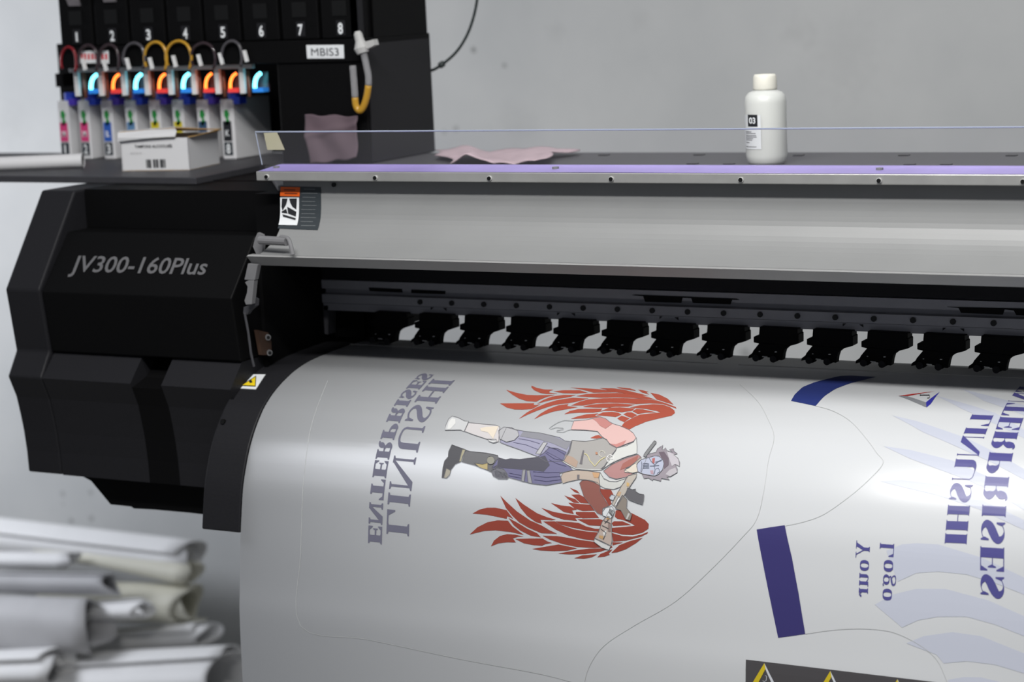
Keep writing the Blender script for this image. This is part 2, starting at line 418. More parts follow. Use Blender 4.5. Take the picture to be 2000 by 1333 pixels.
for a, b, y in ((556, 578, 370), (557, 582, 377)): quadcv([(a, y), (b, y+.5), (b, y+2.5), (a, y+2)], mat('label_brown', (120, 50, 12), .5), .0016)
m.build('warning_label', cv, 'charcoal warning label with an orange block and hand pictogram')
for x, y in [(653, 361)]:
    p = oncv(x, y, .0); MB().tube([p, p-Vector((0, .003, 0))], .003, SCREW, 10).build('cover_screw', cv)
# hinge handle at its lower left corner
m = MB(); a = at(508, 469, Y=-.236); b = at(560, 472, Y=-.240)
m.tube([a, b], .006, MGREY, 12)
m.prism([at(*q, Y=-.225) for q in [(503, 455), (512, 459), (514, 475), (512, 497), (500, 496), (494, 482), (498, 466)]], (0, .006, 0), MGREY)
m.tube(catmull([at(548, 463, Y=-.238), at(562, 466, Y=-.24), at(568, 480, Y=-.243), at(572, 498, Y=-.245)], 5), .003, MGREY, 10)
m.build('hinge_handle', cv, 'grey hinge handle', smooth=False)

# beam with the guide rail behind the mouth
prof = [(.0, 1.243), (.0, 1.2535), (.004, 1.2545), (-.003, 1.2545), (-.003, 1.267), (.004, 1.2675), (.008, 1.2680), (.008, 1.2755), (.0, 1.276), (-.002, 1.2755), (-.002, 1.288), (.006, 1.2885), (.012, 1.30), (.012, 1.40), (.06, 1.40), (.06, 1.243)]
bm_ = MB().extr(prof, -.355, XR, BEAM).build('carriage_beam', PR)
m = MB().box(-.355, XR, -.0, .012, 1.2895, 1.40, PANEL); m.build('beam_top_cover', PR)
a = at(821, 589.5, Y=-.003).x; st = (at(1941, 631, Y=-.003).x-a)/16
for k in range(17):
    x = a+st*k; MB().tube([(x, -.002, 1.2608), (x, -.0052, 1.2608)], .0038, SCREW, 12).build('rail_screw', bm_)
for x0, x1, y in [(858, 845, 611), (854, 868, 611), (1000, 988, 617)][:0]+[(1088, 1094, 611), (1123, 1115, 612), (1288, 1294, 618), (1325, 1317, 620), (1646, 1653, 632), (1686, 1678, 634), (1841, 1848, 640.5), (1883, 1875, 642), (841, 847, 600.5), (872, 865, 602)]:
    m = MB(); m.prism([at(x0, y, Y=-.0005), at(x1, y+.2, Y=-.0005), at(x0, y+6, Y=-.0005)], (0, .0004, 0), SCREW); m.build('marker_notch', bm_)
for q in ([(1234, 577), (1256, 579), (1260, 590), (1330, 592), (1333, 582), (1350, 583), (1353, 592), (1426, 595), (1430, 586), (1444, 586.5), (1438, 584), (1240, 576)],
          [(1850, 600), (1872, 602), (1877, 611.5), (1958, 615), (1962, 605), (1980, 607), (1985, 616), (2030, 618), (2030, 604)],
          [(720, 562), (785, 565), (785, 572), (722, 569)], [(803, 566), (870, 569), (868, 575), (803, 573)]):
    MB().prism([at(*k, Y=-.0030) for k in q], (0, .002, 0), BLACK2).build('cable_slot', bm_)

# pinch roller units along the beam
def cr(pts, bx=1500, by=500, k=4.0): return [(bx+x/k, by+y/k) for x, y in pts]
sil = cr([(350, 572), (655, 588), (655, 630), (662, 632), (662, 705), (635, 713), (600, 722), (572, 735), (548, 755), (537, 790), (530, 838), (505, 835), (490, 843), (440, 833), (430, 815), (370, 813),
          (350, 838), (300, 830), (290, 815), (258, 822), (262, 800), (290, 780), (300, 760), (345, 705), (302, 695), (302, 650), (345, 640)])
P0 = at(1625, 700, Y=-.012); unit_c = Vector((P0.x, -.012, 1.20))
s3 = [at(*q, Y=-.012) for q in sil]
top = [s3[i] for i in (0, 1, 2, 3, 4, 5, 6, 24, 25, 26)]
units = []
def unit():
    m = MB(); m.prism(top, (0, .02, 0), BLACK2)
    u = m.build('pinch_roller_unit', PR, loc=unit_c, bevel=.001)
    m = MB(); m.prism([s3[i] for i in list(range(6, 25))], (0, .012, 0), BLACK2); m.build('roller_arm', u, bevel=.001)
    mg = MB()  # tiny bright plates painted as glints on the roller arm
    for q in ([(1593, 701), (1603, 702), (1603, 703.5), (1593, 702.5)], [(1618, 692), (1622, 692), (1622, 693.5), (1618, 693.5)], [(1586, 691), (1589, 691.5), (1588, 692.5), (1586, 692)]):
        mg.prism([at(*k_, Y=-.0132) for k_ in q], (0, .001, 0), ALU2)
    mg.build('painted_glint', u, 'small painted glints')
    for q in ((1581, 704), (1616, 706.5)):
        p = at(*q, Y=-.013); MB().tube([p-Vector((0, .003, 0)), p+Vector((0, .010, 0))], .0046, PANEL, 18).build('roller', u, smooth=False)
    return u
u0 = unit()
pxs = [745, 830, 917, 1010, 1106, 1203, 1302, 1402, 1505, 1612, 1722, 1834, 1941]
xr = at(1611, 700, Y=-.012).x; xl = at(1941, 715, Y=-.012).x; pitch = (xl-xr)/3
for k in range(-9, 13):
    if k == 0: continue
    c = u0.copy(); C.objects.link(c); c.parent = PR; c.location = Vector(u0.location)+Vector((pitch*k, 0, 0))
    for ch in list(u0.children):
        d = ch.copy(); C.objects.link(d); d.parent = c
# stand
m = MB(); m.box(-.20, XR-.05, -.12, .12, .99, 1.17, BLACK2).build('machine_body', PR)
MB().box(-.30, XR, .36, .372, 1.23, 1.431, ALU).build('rear_light_blocker', PR)  # added out of view to keep light from behind off the platen
for x in (-.12, 1.3):
    m = MB(); m.box(x, x+.08, -.05, .05, .06, .99, DGREY); m.box(x, x+.08, -.27, .27, 0.0, .06, DGREY); m.build('stand_leg', PR, bevel=.004)
# side shelf
ts = MB().prism([(-1.32, -.020, 1.430), (-.885, -.020, 1.430), (-.70, -.024, 1.430), (-.548, -.030, 1.430), (-.568, .165, 1.430), (-.550, .373, 1.430), (-1.32, .373, 1.430)], (0, 0, .010), mat('shelf_grey', (62, 62, 66), .5, spec=.3, noise=.1, scale=60)).build('side_shelf', PR, bevel=.001)

# acrylic shield
am = bpy.data.materials.new('acrylic'); am.use_nodes = True; nt = am.node_tree; nt.nodes.remove(nt.nodes['Principled BSDF'])
tr = nt.nodes.new('ShaderNodeBsdfTransparent'); tr.inputs[0].default_value = (.93, .93, .94, 1)
gl = nt.nodes.new('ShaderNodeBsdfGlossy'); gl.inputs['Roughness'].default_value = .02
df = nt.nodes.new('ShaderNodeBsdfDiffuse'); df.inputs[0].default_value = (.75, .75, .78, 1)
fn = nt.nodes.new('ShaderNodeFresnel'); fn.inputs[0].default_value = 1.45
a1 = nt.nodes.new('ShaderNodeMixShader'); a2 = nt.nodes.new('ShaderNodeMixShader'); a1.inputs[0].default_value = .03
nt.links.new(tr.outputs[0], a1.inputs[1]); nt.links.new(df.outputs[0], a1.inputs[2])
nt.links.new(fn.outputs[0], a2.inputs[0]); nt.links.new(a1.outputs[0], a2.inputs[1]); nt.links.new(gl.outputs[0], a2.inputs[2])
nt.links.new(a2.outputs[0], nt.nodes['Material Output'].inputs[0])
zt = at(1000, 254, Y=-.14).z
m = MB(); ps = [at(499, 258, Y=-.14), Vector((XR, -.14, zt)), Vector((XR, -.14, 1.4712)), at(512, 322, Y=-.14)]
m.add(ps, [[0, 1, 2, 3]], am)
sh = m.build('acrylic_shield', PR, 'clear acrylic shield standing on the lid', recalc=False)
m = MB(); m.tube([ps[0], ps[1]], .0011, mat('acrylic_edge', (150, 158, 175), .3), 6).tube([ps[0], ps[3]], .0008, _m['acrylic_edge'], 6).build('shield_edge', sh)
for q in [(540, 327.5), (1085, 329), (1718, 331)]:
    p = at(*q, Y=-.165); MB().tube([p-Vector((0, 0, .001)), p+Vector((0, 0, .002))], .0045, MGREY, 12).build('shield_screw', sh)
m = MB(); face(m, [at(*q, Y=-.1412) for q in [(515, 260), (541, 259), (556, 293), (522, 293)]], mat('yellowed_tape', (190, 186, 160), .5, alpha=.75), .0004)
m.build('sticker', sh, 'yellowed square sticker')

# ------------------------------------------------------------ printed sheet
SH = MB()
N = len(PP); fr_ = PP
vs = [(x, p[0], p[1]) for x in (-.3075, XR-.02) for p in PP]
vb = [(x, p.y, p.z) for x in (-.3075, XR-.02) for p in off_prof(PP, -.0006)]
SH.add(vs+vb, [[i, i+1, N+i+1, N+i] for i in range(N-1)]+[[2*N+i, 3*N+i, 3*N+i+1, 2*N+i+1] for i in range(N-1)]
       + [[0, N, 3*N, 2*N], [N-1, 3*N-1, 4*N-1, 2*N-1]]+[[i, 2*N+i, 2*N+i+1, i+1] for i in range(N-1)]+[[N+i, N+i+1, 3*N+i+1, 3*N+i] for i in range(N-1)], PAPER)
sheet = SH.build('printed_vinyl_sheet', label='white vinyl sheet with mirrored printing draped over the printer front', cat='printed sheet')
sheet.data.polygons.foreach_set('use_smooth', [True]*(2*(N-1))+[False]*(len(sheet.data.polygons)-2*(N-1)))
SF = Surf(PP)
def xs(px, py): return on_prof(px, py, PP)
_i = {}
def inkm(rgb, gl=.32):
    k = tuple(rgb)
    if k not in _i: _i[k] = mat('ink_%d_%d_%d' % k, rgb, gl, spec=.5)
    return _i[k]
def crop(bx, by, k=7.692): return lambda pts: [(bx+x/k, by+y/k) for x, y in pts]
A_, B_, C_, D_, E_, G_ = crop(860, 730), crop(1100, 740), crop(860, 860), crop(1100, 860), crop(900, 950), crop(1060, 950)
T3, T4 = crop(1440, 700, 3.571), crop(1440, 980, 3.571)

# pale arc bands at the right
m = MB(); BAND = inkm((193, 197, 210))
for q in ([(1560, 215), (1700, 250), (2000, 330), (2100, 370), (2100, 450), (2000, 400), (1720, 300)], [(1380, 262), (1560, 310), (1800, 385), (2000, 500), (2100, 570), (2100, 640), (2000, 560), (1800, 462), (1560, 352)],
          [(1080, 400), (1250, 440), (1600, 560), (1820, 670), (2000, 775), (2100, 835), (2100, 920), (2000, 850), (1800, 740), (1600, 650), (1300, 520)], [(1020, 615), (1200, 640), (1500, 715), (1800, 850), (2000, 965), (2100, 1035), (2100, 1130), (2000, 1060), (1800, 940), (1600, 850), (1400, 775), (1200, 700)],
          [(1000, 860), (1150, 850), (1400, 880), (1700, 985), (2000, 1130), (2000, 1200), (1700, 1060), (1400, 960), (1150, 900)]):
    ink(m, T3(q), BAND, .0003)
for q in ([(1040, 345), (1150, 300), (1250, 292), (1400, 300), (1700, 390), (2000, 530), (2100, 590), (2100, 710), (2000, 650), (1800, 570), (1600, 510), (1400, 490), (1250, 500), (1120, 560)],
          [(960, 720), (1080, 650), (1250, 610), (1450, 610), (1750, 690), (2000, 800), (2100, 850), (2100, 1000), (2000, 940), (1800, 860), (1600, 805), (1400, 805), (1260, 830), (1150, 880)],
          [(1180, 990), (1300, 940), (1500, 912), (1700, 940), (2000, 1060), (2100, 1110), (2100, 1260), (2000, 1200), (1800, 1140), (1600, 1115), (1440, 1130), (1390, 1070)],
          [(1470, 1245), (1580, 1226), (1700, 1228), (2000, 1300), (2100, 1330), (2100, 1500), (1900, 1500), (1500, 1480)]):
    ink(m, T4(q), BAND, .0003)
m.build('printed_band_pattern', sheet, 'pale lavender arc bands printed on the sheet')
# blue blocks
m = MB(); NAVY = inkm((58, 54, 108)); ROYAL = inkm((46, 58, 118))
ink(m, [(1478, 1035), (1505, 1030.5), (1533, 1026.5), (1547, 1090), (1560, 1160), (1573, 1239), (1546, 1243), (1520, 1246.5), (1500, 1150), (1487, 1085)], NAVY)
m.build('printed_blue_block', sheet, 'navy bar'); m = MB()
ink(m, [(1545, 784), (1552, 772), (1568, 757), (1590, 748), (1620, 740), (1642, 735), (1664, 734.5), (1690, 736), (1712, 737), (1692, 742), (1662, 749), (1633, 760), (1611, 774), (1593, 794), (1570, 789)], ROYAL)
m.build('printed_blue_block', sheet, 'royal blue curved bar')
# lower dark strip with triangles
m = MB(); ink(m, [(1457, 1289), (1600, 1306), (1826, 1333), (1950, 1349), (1950, 1440), (1457, 1410)], inkm((76, 74, 76)))
YI, WI = inkm((205, 182, 40)), inkm((205, 208, 214))
for dx, dy in ((0, 0), (460, 55), (928, 112)):
    sh_ = lambda q: [(x+dx, y+dy) for x, y in q]
    ink(m, T4(sh_([(190, 1128), (200, 1165), (150, 1261), (115, 1335), (60, 1335), (110, 1261)])), YI, .0008)
    ink(m, T4(sh_([(191, 1128), (260, 1265), (295, 1335), (280, 1330), (240, 1265), (200, 1175)])), WI, .0008)
    line(m, T4(sh_([(195, 1215), (207, 1218), (203, 1250), (190, 1256), (178, 1250)])), 1, WI, .0009)
m.build('printed_dark_banner', sheet, 'dark grey banner with yellow and white triangle emblems')
# small triangle emblem
m = MB()
ink(m, T3([(1125, 265), (1380, 233), (1190, 266)]), inkm((176, 50, 46))); ink(m, T3([(1125, 265), (1190, 268), (1318, 311), (1320, 346)]), inkm((135, 137, 142)))
ink(m, T3([(1412, 238), (1350, 320), (1320, 346), (1316, 311), (1370, 267)]), inkm((58, 58, 160)))
line(m, T3([(1275, 262), (1340, 262), (1340, 280), (1325, 284)]), 1.2, inkm((60, 60, 66))); line(m, T3([(1276, 257), (1276, 268)]), 1, inkm((60, 60, 66)))
m.build('printed_emblem', sheet, 'red, grey and blue triangle emblem')
# cut contour lines
CL = inkm((184, 186, 186))
for q in ([(640, 745), (612, 820), (600, 880), (592, 960), (588, 1080), (588, 1224), (720, 1250), (900, 1288), (1060, 1318), (1140, 1340)],
          [(1140, 1345), (1150, 1305), (1180, 1262), (1240, 1222), (1320, 1175), (1390, 1112), (1450, 1050), (1478, 1015), (1492, 960), (1501, 900), (1512, 855), (1500, 820), (1480, 785), (1445, 752)],
          [(1593, 794), (1625, 803), (1660, 823), (1690, 855), (1712, 885), (1725, 905), (1700, 935), (1660, 970), (1610, 1005), (1570, 1020), (1533, 1028)],
          [(1573, 1239), (1630, 1231), (1690, 1229), (1745, 1236), (1795, 1260), (1830, 1290), (1850, 1333)]):
    m = MB(); line(m, catmull(q, 5), .9, CL, .0005); m.build('cut_contour', sheet, 'thin grey cut contour line')

# serif lettering
def arcs(pts, n=8):
    q = catmull(pts, n); out = []; P = [Vector(p[:2]) for p in q]; L = []; R = []
    for i, p in enumerate(P):
        t = (P[min(i+1, len(P)-1)]-P[max(i-1, 0)]).normalized(); nn = Vector((-t.y, t.x))*q[i][2]/2; L.append(p+nn); R.append(p-nn)
    return [[L[i], L[i+1], R[i+1], R[i]] for i in range(len(P)-1)]
def rc(x0, y0, x1, y1): return [(x0, y0), (x1, y0), (x1, y1), (x0, y1)]
def glyph(c, w, h, s, t):
    def st(x, ww, y0=0, y1=1, b=1, tp=1):
        o = [rc(x, y0, x+ww, y1)]
        if b: o.append([(x-s, y0), (x+ww+s, y0), (x+ww+s, y0+t), (x+ww, y0+t*1.6), (x, y0+t*1.6), (x-s, y0+t)])
        if tp: o.append([(x-s, y1), (x+ww+s, y1), (x+ww+s, y1-t), (x+ww, y1-t*1.6), (x, y1-t*1.6), (x-s, y1-t)])
        return o
    if c == 'I': return w+2*s, st(s, w)
    if c == 'L': return w+2*s+.42, st(s, w)+[rc(s, 0, w+s+.42, h), [(w+s+.42, 0), (w+s+.42, .36), (w+s+.38, .36), (w+s+.26, h), (w+s+.26, 0)]]
    if c in 'E':
        X = s+w+.40
        return X, st(s, w)+[rc(s, 0, X, h), rc(s, 1-h, X, 1), rc(s+w, .47, X-.12, .47+h), [(X, 0), (X, .32), (X-.04, .32), (X-.16, h), (X-.16, 0)], [(X, 1), (X, .70), (X-.04, .70), (X-.16, 1-h), (X-.16, 1)],
                [(X-.10, .34), (X-.10, .68), (X-.14, .68), (X-.20, .51), (X-.14, .34)]]
    if c == 'T':
        X = w+.62; a = .31
        return X, st(a, w, tp=0)+[rc(0, 1-h, X, 1), [(0, 1), (0, .66), (.04, .66), (.16, 1-h), (.16, 1)], [(X, 1), (X, .66), (X-.04, .66), (X-.16, 1-h), (X-.16, 1)]]
    if c == 'H': return 2*w+4*s+.18, st(s, w)+st(3*s+w+.18, w)+[rc(s, .5-h/2, 3*s+w+.3, .5+h/2)]
    if c == 'N':
        X = .98
        return X+s, st(s+.03, h)+st(X-s-h, h)+[[(s-.04, 1), (s+w+.02, 1), (X-s, .0), (X-s-w*.55, 0)]]
    if c == 'U':
        X = s+w+.50
        return X+s, st(s, w, .28, 1, b=0)+st(X-h, h, .3, 1, b=0)+arcs([(s+w/2, .32, w), (s+w/2+.02, .18, w*.95), (s+w*.5+.12, .07, w*.5), (s+w/2+.28, .035, h*1.2), (X-.12, .08, h), (X-h/2, .2, h), (X-h/2, .32, h)])
    if c == 'S':
        return .72, arcs([(.60, .70, h), (.57, .86, h), (.40, .965, h), (.22, .92, w*.45), (.13, .79, w*.8), (.2, .63, w), (.36, .51, w*1.1), (.53, .38, w), (.60, .24, w*.8), (.52, .09, w*.45), (.34, .035, h), (.15, .13, h), (.10, .31, h)]) \
            + [[(.58, 1), (.62, 1), (.63, .66), (.58, .66), (.52, .84)], [(.06, 0), (.10, 0), (.18, .14), (.12, .36), (.07, .36)]]
    if c in 'PR':
        x = s+w
        bowl = arcs([(x-.02, 1-h/2, h), (x+.12, 1-h/2, h), (x+.25, .93, w*.6), (x+.31, .76, w*.95), (x+.25, .59, w*.6), (x+.12, .5, h), (x-.02, .5, h)])
        if c == 'P': return x+.31+w*.45, st(s, w)+bowl
        return x+.46+w*.2, st(s, w)+bowl+arcs([(x+.08, .5, h), (x+.22, .45, w*.5), (x+.28, .3, w*.9), (x+.31, .14, w*.8), (x+.38, .04, w*.4), (x+.47, .06, h)])
    if c == 'Y': return .9, st(.34, w, 0, .5, tp=0)+[[(.08, 1), (.08+w+.04, 1), (.34+w, .42), (.34, .42)], [(.72, 1), (.78, 1), (.34+w, .42), (.34+w*.6, .42)], rc(0, 1-t, .42, 1), rc(.6, 1-t, .9, 1)]
    xh = .66
    if c == 'o': return .60, arcs([(.3, xh-.03, h), (.15, .56, w*.8), (.1, xh/2, w), (.15, .1, w*.8), (.3, .03, h), (.45, .1, w*.8), (.5, xh/2, w), (.45, .56, w*.8), (.3, xh-.03, h)], 5)
    if c == 'u': return .72, st(.08, w, .12, xh, b=0)+st(.46, w, 0, xh, b=0)+[rc(.46, 0, .72, t)]+arcs([(.08+w/2, .16, w), (.2, .05, w*.6), (.34, .04, h), (.46, .14, h)])
    if c == 'r': return .52, st(.06, w, 0, xh)+arcs([(.06+w, .45, h), (.32, .6, h*1.4), (.4, .58, w*.6)])+arcs([(.36, .5, .06), (.43, .52, .14), (.47, .54, .06)])
    if c == 'g': return .62, arcs([(.28, xh-.02, h), (.14, .58, w*.6), (.1, .44, w*.8), (.14, .3, w*.6), (.28, .24, h), (.42, .3, w*.6), (.46, .44, w*.8), (.42, .58, w*.6), (.28, xh-.02, h)], 4) \
        + arcs([(.42, .58, h), (.52, .66, h), (.58, .6, .1)])+arcs([(.18, .25, h), (.12, .14, .07), (.3, .08, w*.7), (.5, .0, w*.6), (.48, -.16, .08), (.28, -.22, h), (.1, -.16, .08), (.1, -.03, .06), (.2, .06, h)], 4)
def serif(mb, s, b0, b1, t0, m, w, h=.07, sf=.05, t=.05, gap=.07, off=.0005, sgap=None):
    gs = []; x = 0
    for c in s:
        a, pl = glyph(c, w, h, sf, t); gs.append((x, pl)); x += a+gap
    x -= gap
    O = Vector(xs(*b0)); U = (Vector(xs(*b1))-O)/x; V = Vector(xs(*t0))-O
    for gx, pl in gs:
        for k, p in enumerate(pl):
            decal(mb, [tuple(O+U*(gx+q[0])+V*q[1]) for q in p], m, off+.00001*(k % 7))
GT, GT2 = inkm((108, 108, 124)), inkm((80, 78, 138))
m = MB(); serif(m, 'LINUSHI', (755, 1043), (846, 741), (799, 1048), GT, .19, h=.07, sf=.07, t=.06)
m.build('printed_company_lettering', sheet, 'mirrored grey lettering reading LINUSHI')
m = MB(); serif(m, 'ENTERPRISES', (719, 1061), (823, 730), (746, 1064), GT, .30, h=.11, sf=.08, t=.09, gap=.06)
m.build('printed_company_lettering', sheet, 'mirrored grey lettering reading ENTERPRISES')
m = MB(); serif(m, 'LINUSHI', (1941, 812), (1888, 1064), (1899, 810.5), GT2, .30, h=.035, sf=.03, t=.03, gap=.10)
m.build('printed_company_lettering', sheet, 'mirrored navy lettering reading LINUSHI')
m = MB(); serif(m, 'ENTERPRISES', (2036, 758), (1962, 1171), (1992, 756), GT2, .30, h=.035, sf=.03, t=.03, gap=.10)
m.build('printed_company_lettering', sheet, 'mirrored navy lettering reading ENTERPRISES')
m = MB(); serif(m, 'Your', (1700, 1058), (1695, 1169), (1673, 1056), GT2, .17, h=.045, sf=.05, t=.05, gap=.08)
serif(m, 'Logo', (1747, 1063), (1742, 1175), (1719, 1061), GT2, .17, h=.045, sf=.05, t=.05, gap=.08)
m.build('printed_placeholder_lettering', sheet, 'mirrored navy lettering reading Your Logo')

# red feathered wings
RED, RED2 = inkm((168, 84, 68)), inkm((142, 66, 54))
m = MB()
for q in ([(988, 248), (1130, 290), (1300, 325), (1450, 330), (1720, 325), (1600, 355), (1500, 395), (1440, 428), (1300, 418), (1180, 380), (1080, 320)],
          [(895, 452), (1410, 450), (1405, 475), (1440, 478), (1505, 462), (1430, 510), (1370, 538), (1250, 546), (1120, 545), (1000, 515)],
          [(1370, 185), (1450, 220), (1560, 243), (1700, 247), (1640, 270), (1640, 290), (1760, 308), (1600, 312), (1500, 295), (1410, 255), (1370, 215)],
          [(1700, 272), (1850, 255), (2096, 255), (2216, 292), (2046, 305), (1846, 299)],
          [(1450, 460), (1550, 400), (1680, 350), (1850, 325), (2036, 325), (1956, 353), (1846, 372), (1700, 395), (1560, 428)],
          [(1180, 685), (1300, 590), (1430, 520), (1600, 450), (1750, 405), (1900, 380), (1996, 367), (2231, 380), (2046, 427), (1906, 452), (1800, 462), (1700, 480), (1500, 545), (1350, 605)],
          [(1410, 690), (1500, 610), (1620, 540), (1780, 480), (1926, 462), (1906, 492), (2066, 509), (1946, 532), (1846, 549), (1700, 575), (1550, 625)]): ink(m, A_(q), RED)
for q in ([(100, 138), (320, 148), (560, 165), (680, 180), (790, 210), (680, 212), (450, 215), (370, 190), (270, 165)], [(545, 145), (750, 150), (900, 168), (1030, 200), (1200, 240), (1290, 268), (1100, 245), (900, 220), (800, 212), (680, 178)],
          [(800, 130), (900, 140), (1000, 150), (1070, 172), (1095, 188), (960, 170), (850, 150)], [(1125, 170), (1200, 180), (1285, 205), (1250, 210), (1295, 245), (1180, 210)],
          [(195, 265), (350, 235), (550, 225), (800, 220), (1000, 228), (1150, 250), (1290, 285), (1390, 322), (1200, 305), (1000, 290), (800, 285), (560, 290), (380, 280), (250, 272)],
          [(120, 408), (250, 350), (380, 315), (600, 298), (900, 295), (1150, 305), (1400, 330), (1550, 375), (1690, 430), (1705, 455), (1500, 385), (1300, 375), (1100, 386), (950, 372), (700, 362), (500, 372), (300, 408)],
          [(1310, 215), (1450, 245), (1570, 305), (1660, 395), (1560, 365), (1400, 315)], [(300, 425), (420, 395), (600, 378), (800, 375), (950, 385), (1080, 395), (970, 425), (780, 425), (680, 440), (500, 440), (320, 432)],
          [(1000, 435), (1150, 405), (1350, 388), (1500, 395), (1600, 430), (1670, 480), (1680, 520), (1630, 560), (1450, 600), (1250, 650), (1080, 720), (990, 770), (880, 715), (920, 660), (1050, 590), (1150, 545), (1300, 527), (1465, 512), (1400, 490), (1250, 460), (1100, 447)],
          [(15, 540), (100, 490), (220, 462), (400, 455), (590, 455), (560, 485), (610, 490), (450, 515), (250, 515), (100, 525)], [(115, 608), (220, 570), (350, 540), (530, 526), (475, 562), (560, 574), (350, 600)],
          [(580, 485), (700, 440), (850, 435), (1080, 450), (1030, 490), (930, 500), (880, 510), (750, 490), (640, 490)], [(500, 555), (600, 510), (730, 502), (830, 515), (875, 545), (790, 580), (660, 566)],
          [(1040, 490), (1100, 460), (1200, 465), (1400, 510), (1250, 515), (1120, 535)], [(905, 540), (960, 510), (1030, 510), (1110, 550), (1030, 595), (960, 570)], [(815, 600), (880, 560), (1000, 600), (920, 655), (850, 630)],
          [(410, 895), (480, 860), (540, 850), (590, 890), (500, 905)]): ink(m, B_(q), RED)
m.build('printed_wing', sheet, 'upper brick red feathered wing')
m = MB()
for q in ([(180, 412), (280, 355), (400, 325), (520, 325), (690, 362), (790, 495), (735, 465), (700, 455), (690, 492), (560, 465), (400, 432)],
          [(135, 728), (250, 620), (400, 545), (550, 515), (710, 520), (770, 600), (950, 735), (750, 690), (520, 665), (350, 675)],
          [(455, 905), (500, 820), (590, 750), (700, 722), (820, 730), (945, 760), (860, 762), (785, 785), (830, 848), (700, 845), (570, 860)],
          [(595, 145), (700, 250), (850, 385), (1050, 520), (1210, 590), (1330, 660), (1450, 718), (1210, 708), (1010, 620), (880, 545), (780, 450), (680, 330)],
          [(820, 178), (950, 280), (1150, 410), (1300, 470), (1430, 503), (1370, 515), (1200, 505), (1220, 565), (1130, 540), (1000, 450), (900, 330)],
          [(720, 480), (850, 550), (1000, 640), (1150, 710), (1205, 770), (1050, 745), (900, 670), (800, 590)], [(820, 795), (1050, 788), (1230, 788), (1300, 830), (1370, 855), (1260, 875), (1225, 897), (1100, 888), (950, 860)],
          [(1075, 945), (1280, 910), (1470, 878), (1750, 935), (1600, 970), (1400, 978), (1200, 968)], [(1210, 328), (1400, 390), (1600, 425), (1740, 440), (1830, 478), (1720, 482), (1750, 522), (1550, 505), (1380, 450)],
          [(1355, 255), (1500, 290), (1640, 305), (1750, 355), (1675, 365), (1700, 420), (1550, 390)], [(1555, 140), (1620, 165), (1720, 195), (1790, 258), (1700, 250), (1620, 200)]): ink(m, E_(q), RED2)
for q in ([(0, 745), (220, 752), (400, 780), (600, 815), (780, 838), (900, 920), (780, 930), (520, 915), (300, 870), (100, 800)], [(1050, 845), (1210, 848), (1050, 892)],
          [(10, 532), (180, 530), (290, 590), (470, 650), (670, 685), (845, 697), (790, 820), (600, 795), (380, 740), (200, 655)], [(1040, 705), (1200, 750), (1350, 760), (1480, 730), (1580, 690), (1580, 710), (1480, 760), (1250, 820), (1060, 835)],
          [(190, 530), (400, 540), (540, 553), (650, 605), (790, 642), (870, 642), (845, 685), (650, 665), (430, 620), (280, 580)],
          [(1100, 370), (1180, 350), (1345, 410), (1540, 510), (1595, 570), (1590, 640), (1500, 700), (1350, 735), (1200, 728), (1040, 685), (1045, 628), (1250, 612), (1390, 595), (1330, 560), (1230, 515), (1120, 490), (1085, 460)],
          [(430, 130), (550, 125), (640, 175), (710, 265), (570, 255), (500, 190)], [(385, 250), (560, 270), (715, 280), (780, 370), (600, 375), (480, 335)], [(500, 388), (780, 390), (850, 480), (600, 485), (500, 420)],
          [(520, 497), (860, 497), (940, 525), (880, 600), (700, 590), (600, 540)], [(410, 25), (520, 70), (560, 115), (480, 90)], [(1070, 530), (1200, 530), (1330, 585), (1060, 600), (1040, 560)],
          [(230, 1015), (500, 965), (700, 940), (960, 935), (1040, 900), (1050, 920), (870, 985), (640, 1020), (400, 1028)], [(475, 1085), (600, 1040), (820, 1025), (740, 1070), (620, 1092)],
          [(820, 1072), (870, 1020), (1050, 950), (990, 1020), (1015, 1030), (930, 1060)], [(1030, 1005), (1150, 890), (1300, 830), (1505, 775), (1400, 860), (1250, 950), (1120, 995)]): ink(m, G_(q), RED2)
ink(m, D_([(520, 720), (600, 740), (720, 748), (760, 830), (710, 900), (730, 960), (690, 995), (640, 900), (570, 800)]), RED2, .0004)
m.build('printed_wing', sheet, 'lower brick red feathered wing')
# figure between the wings
m = MB(); o1, o2, o3 = .0008, .0012, .0016
def fg(cropf, q, rgb, off=o1, out=True):
    g_ = sum(rgb)/3; rgb = tuple(round(.82*c+.18*g_) for c in rgb)
    p = cropf(q); ink(m, p, inkm(rgb), off)
    if out: line(m, p+[p[0]], .8, inkm((112, 112, 116)), off+.0006)
fg(A_, [(185, 650), (270, 670), (370, 722), (430, 725), (400, 800), (360, 880), (310, 855), (75, 858), (90, 780), (130, 690)], (198, 199, 200))
fg(A_, [(180, 682), (230, 690), (232, 760), (160, 838), (110, 840), (130, 740)], (220, 220, 218), o2, False)
fg(A_, [(430, 745), (620, 765), (840, 785), (900, 810), (880, 1035), (700, 990), (500, 925), (370, 875)], (204, 200, 200))
fg(A_, [(600, 830), (690, 810), (880, 800), (800, 990), (720, 890), (620, 870)], (226, 212, 192), o2, False)
fg(A_, [(1000, 820), (1130, 850), (1300, 880), (1500, 900), (1700, 945), (1800, 970), (1880, 1020), (1985, 1030), (1950, 1180), (1860, 1320), (1600, 1330), (1470, 1255), (1200, 1150), (1000, 1080), (900, 1040)], (156, 154, 180))
fg(A_, [(1500, 905), (1700, 950), (1880, 1025), (1980, 1035), (1900, 1150), (1700, 1060), (1500, 1000), (1200, 950), (1250, 880)], (142, 141, 150), o2, False)
